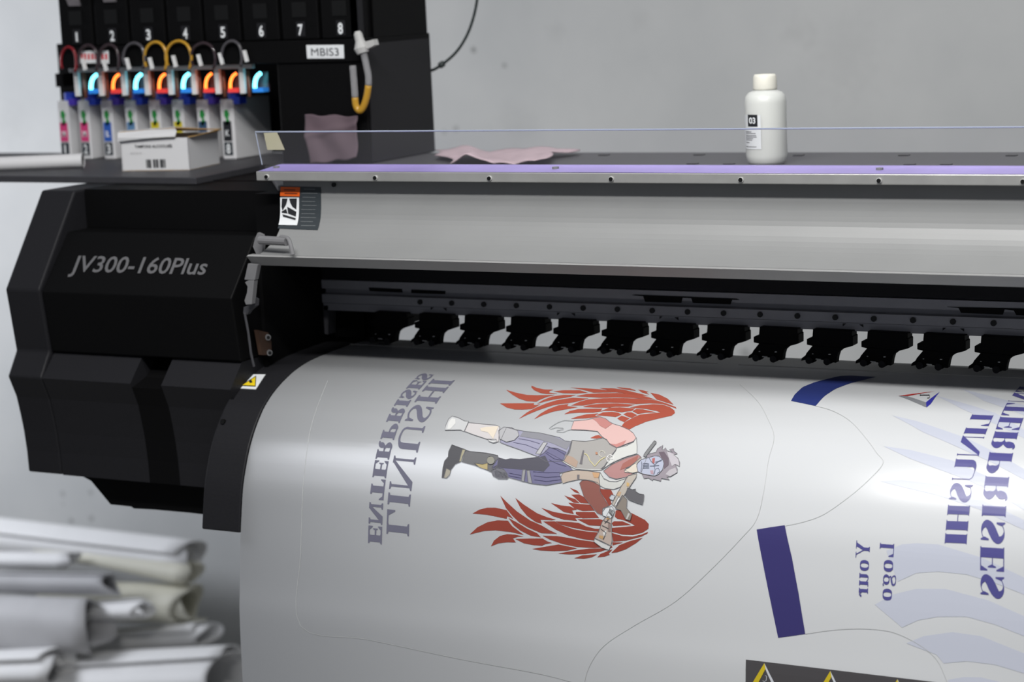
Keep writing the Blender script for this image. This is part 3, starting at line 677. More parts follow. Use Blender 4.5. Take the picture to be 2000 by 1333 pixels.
fg(A_, [(880, 870), (960, 815), (1080, 825), (1170, 870), (1190, 940), (1120, 1010), (1000, 1040), (900, 990)], (178, 178, 181), o2)
fg(A_, [(1560, 1035), (1615, 1050), (1510, 1220), (1440, 1210)], (182, 182, 184), o2)
fg(A_, [(720, 995), (850, 1000), (862, 1040), (800, 1050), (740, 1030)], (205, 206, 206), o2)
for q in ([(1180, 985), (1330, 1010), (1500, 1060)], [(1100, 1040), (1300, 1080), (1480, 1150)], [(1600, 1100), (1750, 1150), (1880, 1230)], [(1580, 1170), (1720, 1240), (1850, 1310)]): line(m, A_(q), .7, inkm((112, 110, 140)), o3)
# lower leg
fg(C_, [(880, 270), (990, 300), (1060, 285), (1200, 295), (1460, 265), (1560, 200), (1640, 120), (1760, 130), (1900, 190), (1840, 330), (1950, 400), (2000, 460), (1800, 500), (1830, 640), (1600, 682), (1400, 660), (1200, 610), (1030, 565), (900, 480), (780, 420)], (112, 110, 146), .00100)
fg(C_, [(880, 275), (990, 303), (1060, 290), (1200, 300), (1460, 270), (1580, 240), (1650, 380), (1560, 480), (1400, 460), (1240, 450), (1000, 430), (900, 420), (780, 418), (860, 380)], (86, 84, 96), .00125, False)
fg(C_, [(180, 75), (260, 105), (390, 150), (340, 250), (320, 330), (230, 370), (170, 450), (150, 520), (100, 575), (30, 572), (45, 420), (70, 320), (125, 255), (130, 180)], (88, 88, 92))
fg(C_, [(100, 425), (165, 460), (150, 530), (100, 575), (60, 570)], (168, 162, 146), o2)
fg(C_, [(390, 155), (450, 175), (700, 200), (870, 235), (880, 270), (860, 400), (770, 490), (700, 455), (520, 385), (330, 335)], (112, 112, 114))
fg(C_, [(340, 145), (385, 155), (325, 325), (290, 330)], (172, 164, 134), o2)
fg(C_, [(520, 350), (640, 368), (720, 350), (720, 455), (600, 420)], (186, 166, 114), o2)
fg(C_, [(768+62*math.cos(a*.6), 310+62*math.sin(a*.6)) for a in range(10)], (150, 148, 134), o3)
fg(C_, [(770, 460), (860, 420), (960, 440), (1020, 520), (1030, 575), (1010, 590), (880, 588), (800, 545)], (116, 116, 124), o2)
for k in range(9): line(m, C_([(830+k*20, 470+k*3), (845+k*20, 560+k*2)]), .7, inkm((66, 66, 74)), o3)
fg(C_, [(1250, 450), (1292, 450), (1270, 632), (1226, 620)], (152, 152, 154), o3); fg(C_, [(1312, 462), (1352, 462), (1390, 652), (1330, 645)], (152, 152, 154), o3)
for q in ([(1040, 500), (1220, 535)], [(1040, 540), (1220, 575)], [(1400, 480), (1600, 495), (1800, 490)], [(1410, 540), (1600, 565), (1810, 550)], [(1420, 600), (1600, 625), (1815, 600)], [(1600, 100), (1750, 150), (1880, 220)], [(1590, 200), (1720, 290), (1850, 310)], [(1640, 300), (1760, 360), (1900, 400)]):
    line(m, C_(q), .7, inkm((78, 76, 108)), o3)
m2 = m; m2.build('printed_figure', sheet, 'printed legs in striped trousers and boots')
m = MB()
# torso and arms
fg(D_, [(290, 610), (400, 605), (520, 640), (560, 690), (560, 780), (690, 990), (600, 1030), (590, 1130), (520, 1100), (400, 960), (320, 860), (250, 650)], (146, 86, 76), .0007)
fg(B_, [(165, 645), (350, 630), (480, 600), (560, 585), (640, 610), (700, 660), (760, 690), (860, 720), (990, 775), (1060, 830), (1100, 900), (1060, 950), (950, 990), (810, 1045), (700, 980), (660, 930), (590, 880), (520, 800), (320, 780), (120, 775)], (222, 178, 172))
fg(B_, [(440, 610), (560, 590), (640, 615), (740, 690), (640, 760), (560, 720), (500, 650)], (200, 128, 122), o2, False)
fg(D_, [(700, 60), (800, 70), (950, 10), (900, 90), (820, 125), (740, 100)], (206, 130, 122), o2, False)
fg(D_, [(135, 12), (250, 22), (340, 28), (460, 8), (600, -22), (660, 0), (700, 70), (810, 125), (800, 160), (740, 240), (620, 420), (560, 450), (400, 445), (210, 430), (110, 380), (10, 325), (80, 180)], (166, 162, 158))
fg(D_, [(810, 125), (960, 90), (1060, 40), (1105, -30), (1115, 100), (1112, 210), (940, 260), (800, 320), (690, 380), (590, 450), (560, 448), (620, 400), (720, 250), (790, 160)], (206, 207, 202))
fg(D_, [(0, 500), (100, 465), (200, 455), (400, 470), (560, 490), (540, 560), (560, 690), (480, 640), (350, 600), (250, 595), (100, 625), (0, 655), (-30, 560)], (186, 168, 152))
fg(D_, [(560, 490), (620, 590), (700, 625), (800, 630), (950, 580), (930, 640), (860, 710), (760, 745), (640, 730), (560, 690), (545, 580)], (196, 197, 193))
fg(D_, [(610, 470), (740, 370), (940, 280), (1130, 222), (1180, 265), (1100, 350), (950, 430), (930, 460), (1050, 510), (950, 562), (800, 590), (700, 560)], (180, 126, 124))
fg(D_, [(860, 455), (900, 360), (1000, 300), (1130, 240), (1110, 320), (1000, 400)], (170, 96, 84), o2, False)
fg(D_, [(930, 455), (1000, 420), (1090, 340), (1165, 268), (1180, 300), (1110, 370), (1130, 480), (1060, 500), (930, 490)], (214, 202, 184), o2)
fg(D_, [(300, 160), (322, 165), (290, 370), (250, 365)], (112, 108, 112), o2, False); fg(D_, [(215, 525), (250, 525), (248, 590), (215, 590)], (112, 108, 112), o2, False)
fg(D_, [(40, 230), (150, 260), (230, 330), (200, 420), (100, 370), (20, 320)], (180, 152, 132), o2, False); fg(D_, [(440, 490), (550, 500), (550, 570), (470, 570)], (204, 156, 110), o2, False)
line(m, D_([(320, 210), (360, 225), (385, 260), (410, 320), (440, 350), (480, 400), (500, 380), (560, 310), (600, 285), (640, 260)]), 1.4, inkm((214, 204, 150)), o3)
line(m, D_([(715+55*math.cos(a*.523), 290+60*math.sin(a*.523)) for a in range(13)]), 1.3, inkm((226, 226, 224)), o3)
for a in range(5): line(m, D_([(715, 290), (715+50*math.cos(a*1.256), 290+55*math.sin(a*1.256))]), 1, inkm((226, 226, 224)), o3)
line(m, D_([(590+45*math.cos(a*.523), 215+45*math.sin(a*.523)) for a in range(3, 13)]), 1.0, inkm((214, 212, 196)), o3)
fg(D_, [(490, 190), (520, 190), (525, 225), (495, 225)], (190, 130, 96), o3, False)
line(m, D_([(0, 330), (100, 385), (200, 435), (400, 450), (580, 455)]), 1.6, inkm((200, 200, 196)), o3); line(m, D_([(570, 480), (620, 570), (700, 612), (800, 618), (950, 575)]), 1.2, inkm((208, 208, 204)), o3)
line(m, A_([(2000, 720), (1870, 712), (1780, 740), (1700, 785), (1640, 832), (1665, 843), (1740, 820), (1850, 825), (1852, 848), (1760, 860), (1750, 880), (1850, 890), (1920, 860), (1965, 850)]), .8, inkm((150, 152, 154)), o2)
# head
fg(D_, [(1270, 220), (1400, 190), (1420, 140), (1460, 112), (1503, 82), (1488, 150), (1515, 150), (1545, 122), (1562, 168), (1650, 190), (1600, 150), (1662, 136), (1668, 175), (1720, 212), (1660, 228), (1730, 280), (1755, 340), (1752, 402), (1690, 372), (1720, 440), (1718, 492), (1620, 552), (1560, 560), (1602, 602), (1480, 578), (1472, 620), (1360, 592), (1345, 612), (1290, 572), (1220, 582), (1180, 500), (1250, 300)], (146, 136, 146))
fg(D_, [(1560, 175), (1660, 215), (1735, 300), (1750, 398), (1685, 365), (1640, 400), (1600, 300)], (186, 180, 188), o2, False)
fg(D_, [(1600, 455), (1690, 420), (1716, 490), (1610, 550), (1540, 520)], (178, 172, 178), o2, False)
fg(D_, [(1440, 190), (1520, 180), (1590, 280), (1590, 380), (1520, 440), (1510, 330)], (104, 88, 102), o2, False)
fg(D_, [(1110, 400), (1130, 340), (1180, 300), (1300, 268), (1380, 245), (1445, 250), (1500, 300), (1520, 360), (1500, 450), (1440, 520), (1380, 545), (1280, 530), (1200, 512), (1130, 480)], (172, 178, 200), o2)
fg(D_, [(1345, 285), (1385, 275), (1375, 362), (1345, 345)], (184, 88, 84), o3, False); fg(D_, [(1310, 465), (1360, 460), (1365, 520), (1325, 515)], (176, 140, 152), o3, False)
for k in range(4): line(m, D_([(1205, 365+k*22), (1250, 360+k*22), (1300, 368+k*20)]), 1.0, inkm((92, 98, 116)), .0021)
for q in ([(1185, 330), (1190, 400), (1175, 480)], [(1300, 280), (1330, 330), (1380, 380), (1440, 330), (1500, 300)], [(1370, 390), (1390, 450), (1370, 530)], [(1400, 440), (1440, 430), (1460, 480), (1420, 510)], [(1310, 400), (1380, 395), (1450, 390)], [(1390, 340), (1480, 320)]):
    line(m, D_(q), .9, inkm((92, 98, 116)), .0021)
fg(D_, [(1375, 20), (1405, 35), (1400, 55), (1245, 262), (1210, 250), (1225, 215)], (128, 129, 130), o2)
# rifle and hands
fg(D_, [(985, 540), (1115, 510), (1100, 570), (985, 740), (900, 870), (800, 1015), (735, 965), (820, 810), (880, 700)], (182, 172, 160), o2)
fg(D_, [(960, 640), (1000, 650), (1000, 700), (960, 700)], (206, 168, 104), o3, False); fg(D_, [(830, 770), (880, 790), (850, 850), (800, 830)], (196, 160, 124), o3, False)
fg(D_, [(840, 860), (880, 870), (820, 990), (775, 985)], (214, 214, 212), o3)
fg(D_, [(980, 720), (1050, 750), (1100, 740), (1095, 775), (1160, 815), (1222, 822), (1215, 900), (1200, 972), (1100, 940), (1000, 900), (940, 840)], (98, 97, 102), o3)
fg(D_, [(900, 830), (970, 900), (960, 1020), (1040, 1120), (1015, 1212), (950, 1190), (880, 1060), (790, 1030), (830, 940)], (136, 126, 116), o3)
fg(D_, [(985, 1100), (1012, 1110), (970, 1200), (950, 1190)], (186, 184, 180), .0018, False)
fg(D_, [(600, 1080), (650, 1018), (740, 1003), (782, 1060), (762, 1130), (720, 1182), (660, 1160), (605, 1135)], (208, 212, 214), o3)
for k in range(4): line(m, D_([(712+k*18, 1030+k*10), (700+k*14, 1090+k*8), (720+k*10, 1120+k*12)]), 1.3, inkm((90, 92, 94)), .0021)
fg(D_, [(700, 870), (735, 825), (790, 838), (765, 908), (720, 900)], (188, 192, 198), o3)
fg(G_, [(1010, 370), (1085, 380), (1040, 500), (1045, 650), (1050, 820), (1030, 895), (900, 830), (790, 780), (850, 680), (900, 540), (960, 460)], (186, 168, 156), o2)
fg(G_, [(790, 785), (900, 840), (1030, 900), (1003, 958), (900, 925), (780, 835)], (204, 204, 202), o3)
fg(G_, [(975, 450), (1020, 460), (1010, 510), (965, 500)], (196, 150, 96), o3, False); fg(G_, [(860, 740), (920, 750), (910, 800), (850, 770)], (200, 156, 100), o3, False)
fg(G_, [(990, 560), (1035, 570), (1030, 690), (985, 680)], (144, 122, 116), o3, False); fg(G_, [(910, 700), (965, 660), (960, 740), (930, 760)], (212, 212, 210), o3, False)
for q in ([(930, 520), (1030, 560)], [(900, 590), (1000, 640)], [(880, 640), (960, 700), (920, 800)], [(940, 560), (1000, 500)]): line(m, G_(q), 1.1, inkm((76, 76, 80)), .0021)
m.build('printed_figure', sheet, 'printed winged figure with mask, vest and rifle')
# streak of leaked light, painted as thin white strips over the sheet
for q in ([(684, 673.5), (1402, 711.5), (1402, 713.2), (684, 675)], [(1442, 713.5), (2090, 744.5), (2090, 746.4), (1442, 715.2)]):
    mg = MB(); ink(mg, q, mat('light_streak_white', (250, 250, 250), .5), .0012); mg.build('light_streak', PR, 'thin painted streak of light')

# ------------------------------------------------------------ ink supply cabinet
YF = .185
CB = thing('ink_supply_cabinet', 'tall black ink supply cabinet standing behind the printer lid', 'ink cabinet', (-.55, .3, 1.44))
zc = at(720, 70, Y=YF).z
x545 = at(545, 200, Y=YF).x; x716 = at(718, 200, Y=YF).x
lw = MB().box(x545, x716, YF, .383, 1.4405, zc-.004, BLACK).build('lower_housing', CB, bevel=.002)
ZT = 1.78
zb = at(400, 84, Y=YF).z; xa = at(121, 60, Y=YF).x; xe = at(704, 40, Y=YF).x
MB().box(xa, xe, YF+.012, .383, zb, ZT, BLACK2).build('bay_housing', CB)
x0_ = xa; pw = (at(666, 57, Y=YF).x-at(151, 72, Y=YF).x)/7; xc = at(151, 72, Y=YF).x
for k in range(8):
    cx = xc+pw*k; b = MB()
    b.box(cx-pw*.47, cx+pw*.44, YF, YF+.012, zb+.001, ZT, BLACK)
    bay = b.build('ink_bay', CB, bevel=.0015)
    zz = at(151, 72, Y=YF).z
    m = MB(); m.box(cx-.008, cx+.008, YF-.001, YF, zz-.0105, zz+.012, PANEL)
    px, py = 151+0, 72
    fnb = lambda u, v, cx=cx, zz=zz: Vector((cx+u, YF-.0016, zz+v))
    hw = .002 if k == 0 else .0045
    text(m, str(k+1), fnb, (-hw, -.008), (hw, -.008), (-hw, .008), LABELW, bold=.0 if k == 0 else .03)
    m.build('number_plate', bay, 'bay number plate reading %d' % (k+1))
    MB().box(cx-.014, cx+.012, YF-.001, YF+.001, zz+.019, zz+.042, SCREW).build('slot', bay)
    m = MB(); zl = zz+.05+(.004*k); m.prism([(cx-.017, YF-.004, zl+.018), (cx+.008, YF-.004, zl+.018), (cx+.013, YF-.004, zl), (cx-.010, YF-.004, zl)], (0, .004, 0), mat('grey_tab', (104, 100, 104), .6, noise=.3, scale=60)).build('release_tab', bay)
MB().box(xe+.003, x716-.0, YF+.03, .375, zc-.004, ZT, BLACK2).build('upper_housing', CB)
xs1 = x716
zbb = at(400, 127, Y=YF).z
MB().box(xa-.002, x716, YF-.004, YF+.03, zbb, zb, BLACK).build('cross_rail', CB, bevel=.001)
# right flank: upper side panel and lower housing shoulder
m = MB(); m.box(xs1-.022, xs1-.006, YF+.0, YF+.16, zc, ZT, PANEL); m.box(xs1-.022, xs1-.004, YF+.035, YF+.075, zc, ZT, BLACK); m.build('side_panel', CB)
MB().box(xs1, xs1+.002, YF+.005, .378, 1.4425, zc-.012, PANEL).build('flank_plate', CB)
m = MB(); q = [at(x, y, Y=YF-.0045) for x, y in [(598, 88), (671, 87.5), (672, 114), (600, 114.5)]]; face(m, q, LABELW, .0006)
text(m, 'MBIS3', lambda x, y: at(x, y, Y=YF-.0056), (608, 109), (662, 108.5), (607, 94), mat('label_letter', (96, 98, 102), .5)); m.build('name_label', CB, 'white label reading MBIS3')
m = MB(); face(m, [at(x, y, Y=YF-.0045) for x, y in [(153, 100), (190, 99), (191, 123), (154, 124)]], LABELW, .0006); face(m, [at(x, y, Y=YF-.0045) for x, y in [(194, 99), (212, 98.5), (213, 124), (195, 124)]], LABELW, .0006)
for a in (158, 164, 171, 178, 184, 198, 205):
    face(m, [at(x, y, Y=YF-.0051) for x, y in [(a, 105), (a+4, 105), (a+4.5, 116), (a+.5, 116)]], mat('label_red', (205, 70, 78), .5), .0004)
m.build('red_print_label', CB, 'white label with red print')
MB().box(at(108, 150, Y=.3).x, at(122, 150, Y=.3).x, .3, .33, at(110, 170, Y=.3).z, at(110, 144, Y=.3).z, BLACK2).build('side_bracket', CB)
# back panel between upper bays and shelf
MB().box(at(118, 200, Y=.37).x, x545, .372, .383, 1.4405, zb, BLACK2).build('back_panel', CB)
# white connector rack with lit level indicators
RK = MB(); zr = at(300, 133, Y=.205).z; xr0 = at(137, 137, Y=.205).x; xr1 = at(495, 130, Y=.205).x
WR = mat('rack_white', (222, 222, 222), .5)
RK.box(xr0, xr1, .201, .209, zr-.004, zr+.003, WR)
zlow = at(300, 186, Y=.205).z
for x in (150, 197, 242, 287, 333, 379, 425, 473):
    X = at(x, 150, Y=.205).x; RK.box(X-.0045, X+.0045, .202, .209, zlow, zr, WR)
rk = RK.build('connector_rack', CB, 'white connector rack', bevel=.001)
for k, x in enumerate((183, 226, 270, 316, 363, 407, 455, 503)):
    cy = (k % 2 == 0 and k != 6) or k == 7
    em = mat('cyan_indicator', (120, 236, 255), .4, emit=4.5) if cy else mat('orange_indicator', (255, 120, 48), .4, emit=4.5)
    gb = mat('blue_lens', (50, 140, 235), .4, emit=.25) if cy else mat('red_lens', (240, 70, 66), .4, emit=.25)
    zz = lambda x, y: at(x, y, Y=.214)
    y0 = 158-(k*.4)
    MB().tube(catmull([zz(x-5, y0+17), zz(x-5, y0+8), zz(x-3.5, y0), zz(x, y0-7), zz(x+6, y0-12)], 4), .0034 if cy else .0025, em, 10).build('level_indicator', rk, ('cyan' if cy else 'orange')+' glowing level indicator', smooth=True)
    MB().box(zz(x-9, y0).x, zz(x+11, y0).x, .228, .232, zz(x, y0+25).z, zz(x, y0-14).z, mat('rack_glass', (70, 60, 66), .2)).build('indicator_housing', rk)
    MB().box(zz(x-10, y0).x, zz(x+11, y0).x, .212, .228, zz(x, y0+25).z, zz(x, y0+17).z, gb).build('lens_base', rk)
    MB().tube([zz(x-20, y0-18), zz(x-17, y0+10), zz(x-15, y0+34)], .003, mat('copper_tube', (120, 74, 58), .3), 8).build('feed_pipe', rk, smooth=True)
# tube loops
for k, (x, y, a, b, mt) in enumerate([(134, 119, 15, 27, 'r'), (172, 116, 19, 28, 'd'), (213, 115, 20, 28, 'd'), (262, 112, 21, 28, 'c'), (304, 113, 22, 31, 'a'), (349, 111, 25, 31, 'a'), (397, 112, 24, 28, 'd'), (453, 108, 20, 28, 'c')]):
    pts = []
    for i in range(19):
        q = math.radians(-125+i*250/18); pts.append(at(x+a*math.sin(q), y-b*math.cos(q)+(6 if i > 12 else 0)*(i-12)/6, Y=.172-.0*i))
    mm = {'r': mat('red_tube', (120, 30, 36), .12), 'd': TDARK, 'c': mat('smoky_tube', (74, 72, 76), .1), 'a': AMBER}[mt]
    MB().tube(pts, .0026, mm, 8).build('ink_tube', CB, {'r': 'dark red ink tube loop', 'a': 'amber ink tube loop'}.get(mt), smooth=True)
for x, y in [(162, 128), (203, 130), (248, 127), (293, 126), (339, 122), (388, 120), (430, 117), (478, 112)]:
    MB().prism([at(*q, Y=.168) for q in [(x-5, y-13), (x+0, y-14), (x+6, y+8), (x+1, y+10)]], (0, .004, 0), WR).build('tube_tag', CB)

# drain tube with connector hanging on the cabinet
DT = thing('drain_tube', 'clear and amber bent tube with a grey connector hanging on the cabinet front', 'tube', at(705, 90, Y=YF-.02))
YD = YF-.02
U = [at(x, y, Y=YD) for x, y in catmull([(709, 98), (716, 130), (720, 155), (717, 185), (710, 208), (702, 216), (695, 205), (693, 180), (691, 155), (689, 128)], 5)]
h = len(U); a_ = int(h*.28); b_ = int(h*.74)
MB().tube(U[:a_+1], .0052, CLEAR, 10).build('clear_section', DT, smooth=True)
MB().tube(U[a_:b_], .0052, AMBER, 10).build('amber_section', DT, 'amber stained bend', smooth=True)
MB().tube(U[b_-1:], .0052, CLEAR, 10).build('clear_section', DT, smooth=True)
GC = mat('connector_grey', (178, 178, 176), .45)
m = MB(); m.tube([at(709, 104, Y=YD), at(706, 94, Y=YD), at(703, 80, Y=YD), at(699, 66, Y=YD), at(698, 61, Y=YD)], [.009, .0115, .007, .0065, .004], GC, 12)
m.prism([at(x, y, Y=YD-.003) for x, y in [(711, 82), (729, 77), (732, 88), (718, 95), (712, 96)]], (0, .012, 0), GC)
m.prism([at(x, y, Y=YD-.003) for x, y in [(693, 88), (700, 88), (702, 101), (696, 99)]], (0, .01, 0), GC); m.build('connector', DT)
MB().box(at(708, 90, Y=YF).x, at(722, 90, Y=YF).x, YD, YF-.003, at(710, 100, Y=YF).z, at(710, 92, Y=YF).z, BLACK2).build('clip', DT)

# wall cable
MB().tube([at(x, y, Y=.42) for x, y in catmull([(800, 141), (838, 139), (862, 127), (890, 103), (910, 73), (923, 40), (931, 5), (934, -30)], 5)], .0024, WIRE, 8).tube([at(859, 128.5, Y=.42), at(866, 124, Y=.42)], .0052, WIRE, 8).build(
    'cable', label='thin dark cable arcing up against the wall right of the cabinet', cat='cable', smooth=True)

# ------------------------------------------------------------ ink cartridges on the shelf
xsn = [115, 155, 200, 246, 293, 338, 386, 432]
lbl = [(206, 60, 120), (206, 60, 120), (40, 90, 180), (90, 130, 170), (205, 190, 40), (205, 190, 40), (50, 80, 110), (28, 30, 36)]
chs = ['M', 'M', 'BL', None, None, None, None, 'K']
wheres = ['leftmost on the shelf, pink label numbered 1', 'pink label numbered 2', 'blue label numbered 3, beside the small white box', 'pale blue label partly hidden behind the white box',
          'yellow label, third from hidden left behind the white box', 'yellow label, right one of the two yellow ones', 'dark blue label, just left of the black one', 'black label numbered 8, rightmost in the row']
wheres[4] = 'yellow label, left one of the two yellow ones'
GRNL = mat('leaf_green', (30, 140, 60), .5)
YC = .25
for k, x in enumerate(xsn):
    X0 = at(x, 250, Y=YC).x; w = .023 if k < 7 else .026; zt_ = at(x+10, 197-k*.4, Y=YC).z; n = k+1
    T = thing('ink_cartridge', 'white ink cartridge with blue cap, '+wheres[k], 'ink cartridge', (X0+w/2, YC+.05, 1.4405), 'white ink cartridges in a row on the side shelf')
    bd = MB().box(X0, X0+w, YC, YC+.105, 1.4405, zt_, CARTON).build('body', T, bevel=.002)
    m = MB(); cx = X0+w/2; yy = YC-.0008
    def R(x0, x1, z0, z1, mm, d=0): m.prism([(x0, yy-d, z0), (x1, yy-d, z0), (x1, yy-d, z1), (x0, yy-d, z1)], (0, .0005, 0), mm)
    m.prism([(cx-.004, yy, zt_-.018), (cx+.001, yy, zt_-.016), (cx+.005, yy, zt_-.024), (cx+.002, yy, zt_-.030), (cx+.005, yy, zt_-.037), (cx, yy, zt_-.043), (cx-.004, yy, zt_-.040), (cx-.001, yy, zt_-.032), (cx-.005, yy, zt_-.026)], (0, .0005, 0), GRNL)
    R(cx-.0085, cx+.0075, 1.4405+.030, 1.4405+.062, mat('cartridge_label_%d_%d_%d' % lbl[k], lbl[k], .5))
    R(cx-.0085, cx+.0075, 1.4405+.007, 1.4405+.028, mat('cartridge_number_black', (44, 52, 60), .5))
    f2 = lambda u, v, cx=cx: Vector((cx+u, yy-.0009, 1.4405+v))
    hw = .0018 if n == 1 else .004
    text(m, str(n), f2, (-hw, .010), (hw, .010), (-hw, .025), LABELW, bold=0 if n == 1 else .03)
    if chs[k]: text(m, chs[k], f2, (-.004, .038), (.004, .038), (-.004, .048), LABELW, bold=.02)
    m.build('label', T, 'numbered cartridge label reading %d' % n)
    MB().tube([(cx+.007, YC+.014, zt_-.001), (cx+.007, YC+.014, zt_+.013)], .0105, BLUE, 16).build('cap', T, 'blue cap')
    MB().box(X0+w, X0+w+.013, YC+.002, YC+.02, zt_-.008, zt_+.003, BLUE if n % 2 == 0 else mat('red_lit_blue_clip', (84, 62, 190), .45)).build('clip', T, 'blue clip' if n % 2 == 0 else 'blue clip with red glow painted in')  # red indicator light on the odd blue clips is painted in as violet

# ------------------------------------------------------------ small white box
Zs = 1.4403
p0 = at(239, 335, Z=Zs); p1 = at(371, 333, Z=Zs)
ex = (p1-p0); wdt = ex.length; ex.normalize(); ey = Vector((-ex.y, ex.x, 0)); dp = .105
hh = .051
BX = thing('small_carton', 'small open white cardboard box with barcode lying on the side shelf', 'box', p0+ex*wdt/2+ey*dp/2)
def bp(u, v, z): return p0+ex*u+ey*v+Vector((0, 0, z))
m = MB(); th = .0015
m.prism([bp(0, 0, 0), bp(wdt, 0, 0), bp(wdt, 0, hh), bp(0, 0, hh-.001)], ey*th, CARTON); m.prism([bp(wdt, 0, 0), bp(wdt, dp, 0), bp(wdt, dp, hh), bp(wdt, 0, hh)], -ex*th, CARTON)
m.prism([bp(0, 0, 0), bp(0, dp, 0), bp(0, dp, hh), bp(0, 0, hh)], ex*th, CARTON); m.prism([bp(0, dp, 0), bp(wdt, dp, 0), bp(wdt, dp, hh), bp(0, dp, hh)], -ey*th, CARTON)
m.prism([bp(0, 0, 0), bp(wdt, 0, 0), bp(wdt, dp, 0), bp(0, dp, 0)], (0, 0, th), KRAFT)
bb = m.build('box_body', BX)
fbx = lambda u, v: bp(u, 0, v)-ey*.0006
m = MB(); text(m, 'TAMPONS ALCOOLISÉS', fbx, (.025, .036), (.090, .036), (.025, .0405), INKK, bold=.02)
text(m, 'BOITE DE 100', fbx, (.017, .0265), (.036, .0265), (.017, .029), mat('faint_print', (150, 150, 150), .6))
for k in range(14):
    if k in (4, 9): continue
    m.prism([fbx(.043+k*.0024, .005), fbx(.0443+k*.0024+(.0006 if k % 3 else 0), .005), fbx(.0443+k*.0024+(.0006 if k % 3 else 0), .018), fbx(.043+k*.0024, .018)], -ey*.0002, INKK)
m.build('box_print', bb, 'black print and barcode')
m = MB()
m.prism([bp(-.002, -.006, hh-.004), bp(0, -.007, hh+.002), bp(-.001, -.004, hh+.010), bp(wdt*.5, -.004, hh+.0135), bp(wdt*.84, -.004, hh+.0145), bp(wdt*.86, -.004, hh+.010), bp(wdt*.84, -.006, hh+.002), bp(wdt*.5, -.007, hh+.001)], ey*.0012, CARTON)
m.build('lid_flap', BX)
m = MB(); m.prism([bp(0, 0, hh+.010), bp(wdt*.84, 0, hh+.0145), bp(wdt+.012, dp*.9, hh+.004), bp(.0, dp, hh+.002)], (0, 0, .001), KRAFT)
m.prism([bp(0, -.001, hh+.0115), bp(wdt*.84, -.001, hh+.016), bp(wdt*.7, dp, hh+.006), bp(.0, dp, hh+.004)], (0, 0, .001), CARTON); m.build('lid', BX)
m = MB(); m.prism([bp(wdt, 0, hh), bp(wdt, dp, hh), bp(wdt+.018, dp*.8, hh+.006), bp(wdt+.008, dp*.1, hh+.001)], (0, 0, .001), KRAFT).build('side_flap', BX)

# ------------------------------------------------------------ white tube on the shelf
a = at(-60, 322, Y=.03); b = at(162, 317, Y=.11); a.z = b.z = 1.4405+.0115
m = MB(); dr = (b-a).normalized()
m.tube([a, a.lerp(b, .5), b], .0112, CARTON, 20, caps=False); m.tube([b, a], .0085, mat('tube_inner', (90, 90, 92), .7), 20, caps=False)
vs = []; n0 = len(m.v)
m.tube([b-dr*.004, b-dr*.0035], .0086, mat('tube_core', (60, 60, 62), .7), 20)
m.tube([b-dr*.012, b-dr*.004, b+dr*.0005], [.0112, .0117, .0117], CARTON, 20, caps=False)
m.build('paper_tube', label='white rolled paper tube lying at the left end of the side shelf', cat='tube', smooth=True)

# ------------------------------------------------------------ bottle
pb = at(1498, 320, Z=1.4405); pb = Vector((pb.x, pb.y, 1.4405)); sc = (at(1539, 250, Y=pb.y)-at(1457, 250, Y=pb.y)).length/2*.93
BT = thing('plastic_bottle', 'translucent white plastic bottle labelled 03 standing on the printer deck', 'bottle', pb)
r = sc; Ht = at(1497, 180, Y=pb.y).z-1.4405
m = MB(); m.lathe(pb, [(.0, .001), (r*.8, 0), (r*.93, .004), (r, .013), (r*.985, Ht*.5), (r, Ht-.014), (r*.95, Ht-.005), (r*.8, Ht), (r*.56, Ht+.003), (r*.54, Ht+.008), (0, Ht+.008)], BOTT, 40); m.build('bottle_body', BT, smooth=True)
zt2 = at(1495, 144, Y=pb.y).z-1.4405
m = MB(); m.lathe(pb+Vector((0, 0, Ht+.0035)), [(0, 0), (r*.57, 0), (r*.58, .003), (r*.56, zt2-Ht-.008), (r*.5, zt2-Ht-.004), (0, zt2-Ht-.0035)], CREAM, 32); m.build('cap', BT, 'cream screw cap', smooth=True)
vd = math.atan2(CAM.y-pb.y, CAM.x-pb.x)
def cyl(th, z, off=.0004): return pb+Vector(((r+off)*math.cos(th), (r+off)*math.sin(th), z))
def patch(m, t0, t1, z0, z1, mm, off):
    n = 12; vs = []
    for i in range(n+1):
        t = t0+(t1-t0)*i/n; vs += [cyl(t, z0, off), cyl(t, z1, off)]
    m.add(vs, [[2*i, 2*i+2, 2*i+3, 2*i+1] for i in range(n)], mm)
def px2(x, y):
    u = max(-1, min(1, (x-1498)/41)); return vd-math.pi+math.pi+math.asin(u), (at(1498, y, Y=pb.y).z-1.4405)
m = MB()
t0, za = px2(1459, 288); t1, zb2 = px2(1488, 222); patch(m, t0-.25, t1, za, zb2, LABELW, .0005)
t0, za = px2(1464, 244); t1, zb2 = px2(1482, 221); patch(m, t0, t1, za, zb2, INKK, .0009)
f3 = lambda x, y: cyl(px2(x, y)[0], px2(x, y)[1], .0013)
text(m, '03', f3, (1466.5, 238), (1478.5, 238), (1466.5, 226.5), LABELW, bold=.03)
for y, x1 in ((255, 1470), (258, 1478), (262, 1479), (265, 1480), (268, 1473), (271, 1471), (276, 1466), (284, 1479)):
    t0, za = px2(1460, y); t1, zb2 = px2(x1, y-1.2); patch(m, t0, t1, za, zb2, mat('label_fine_print', (120, 120, 124), .6), .0009)
m.build('bottle_label', BT, 'black and white label reading 03', recalc=True)

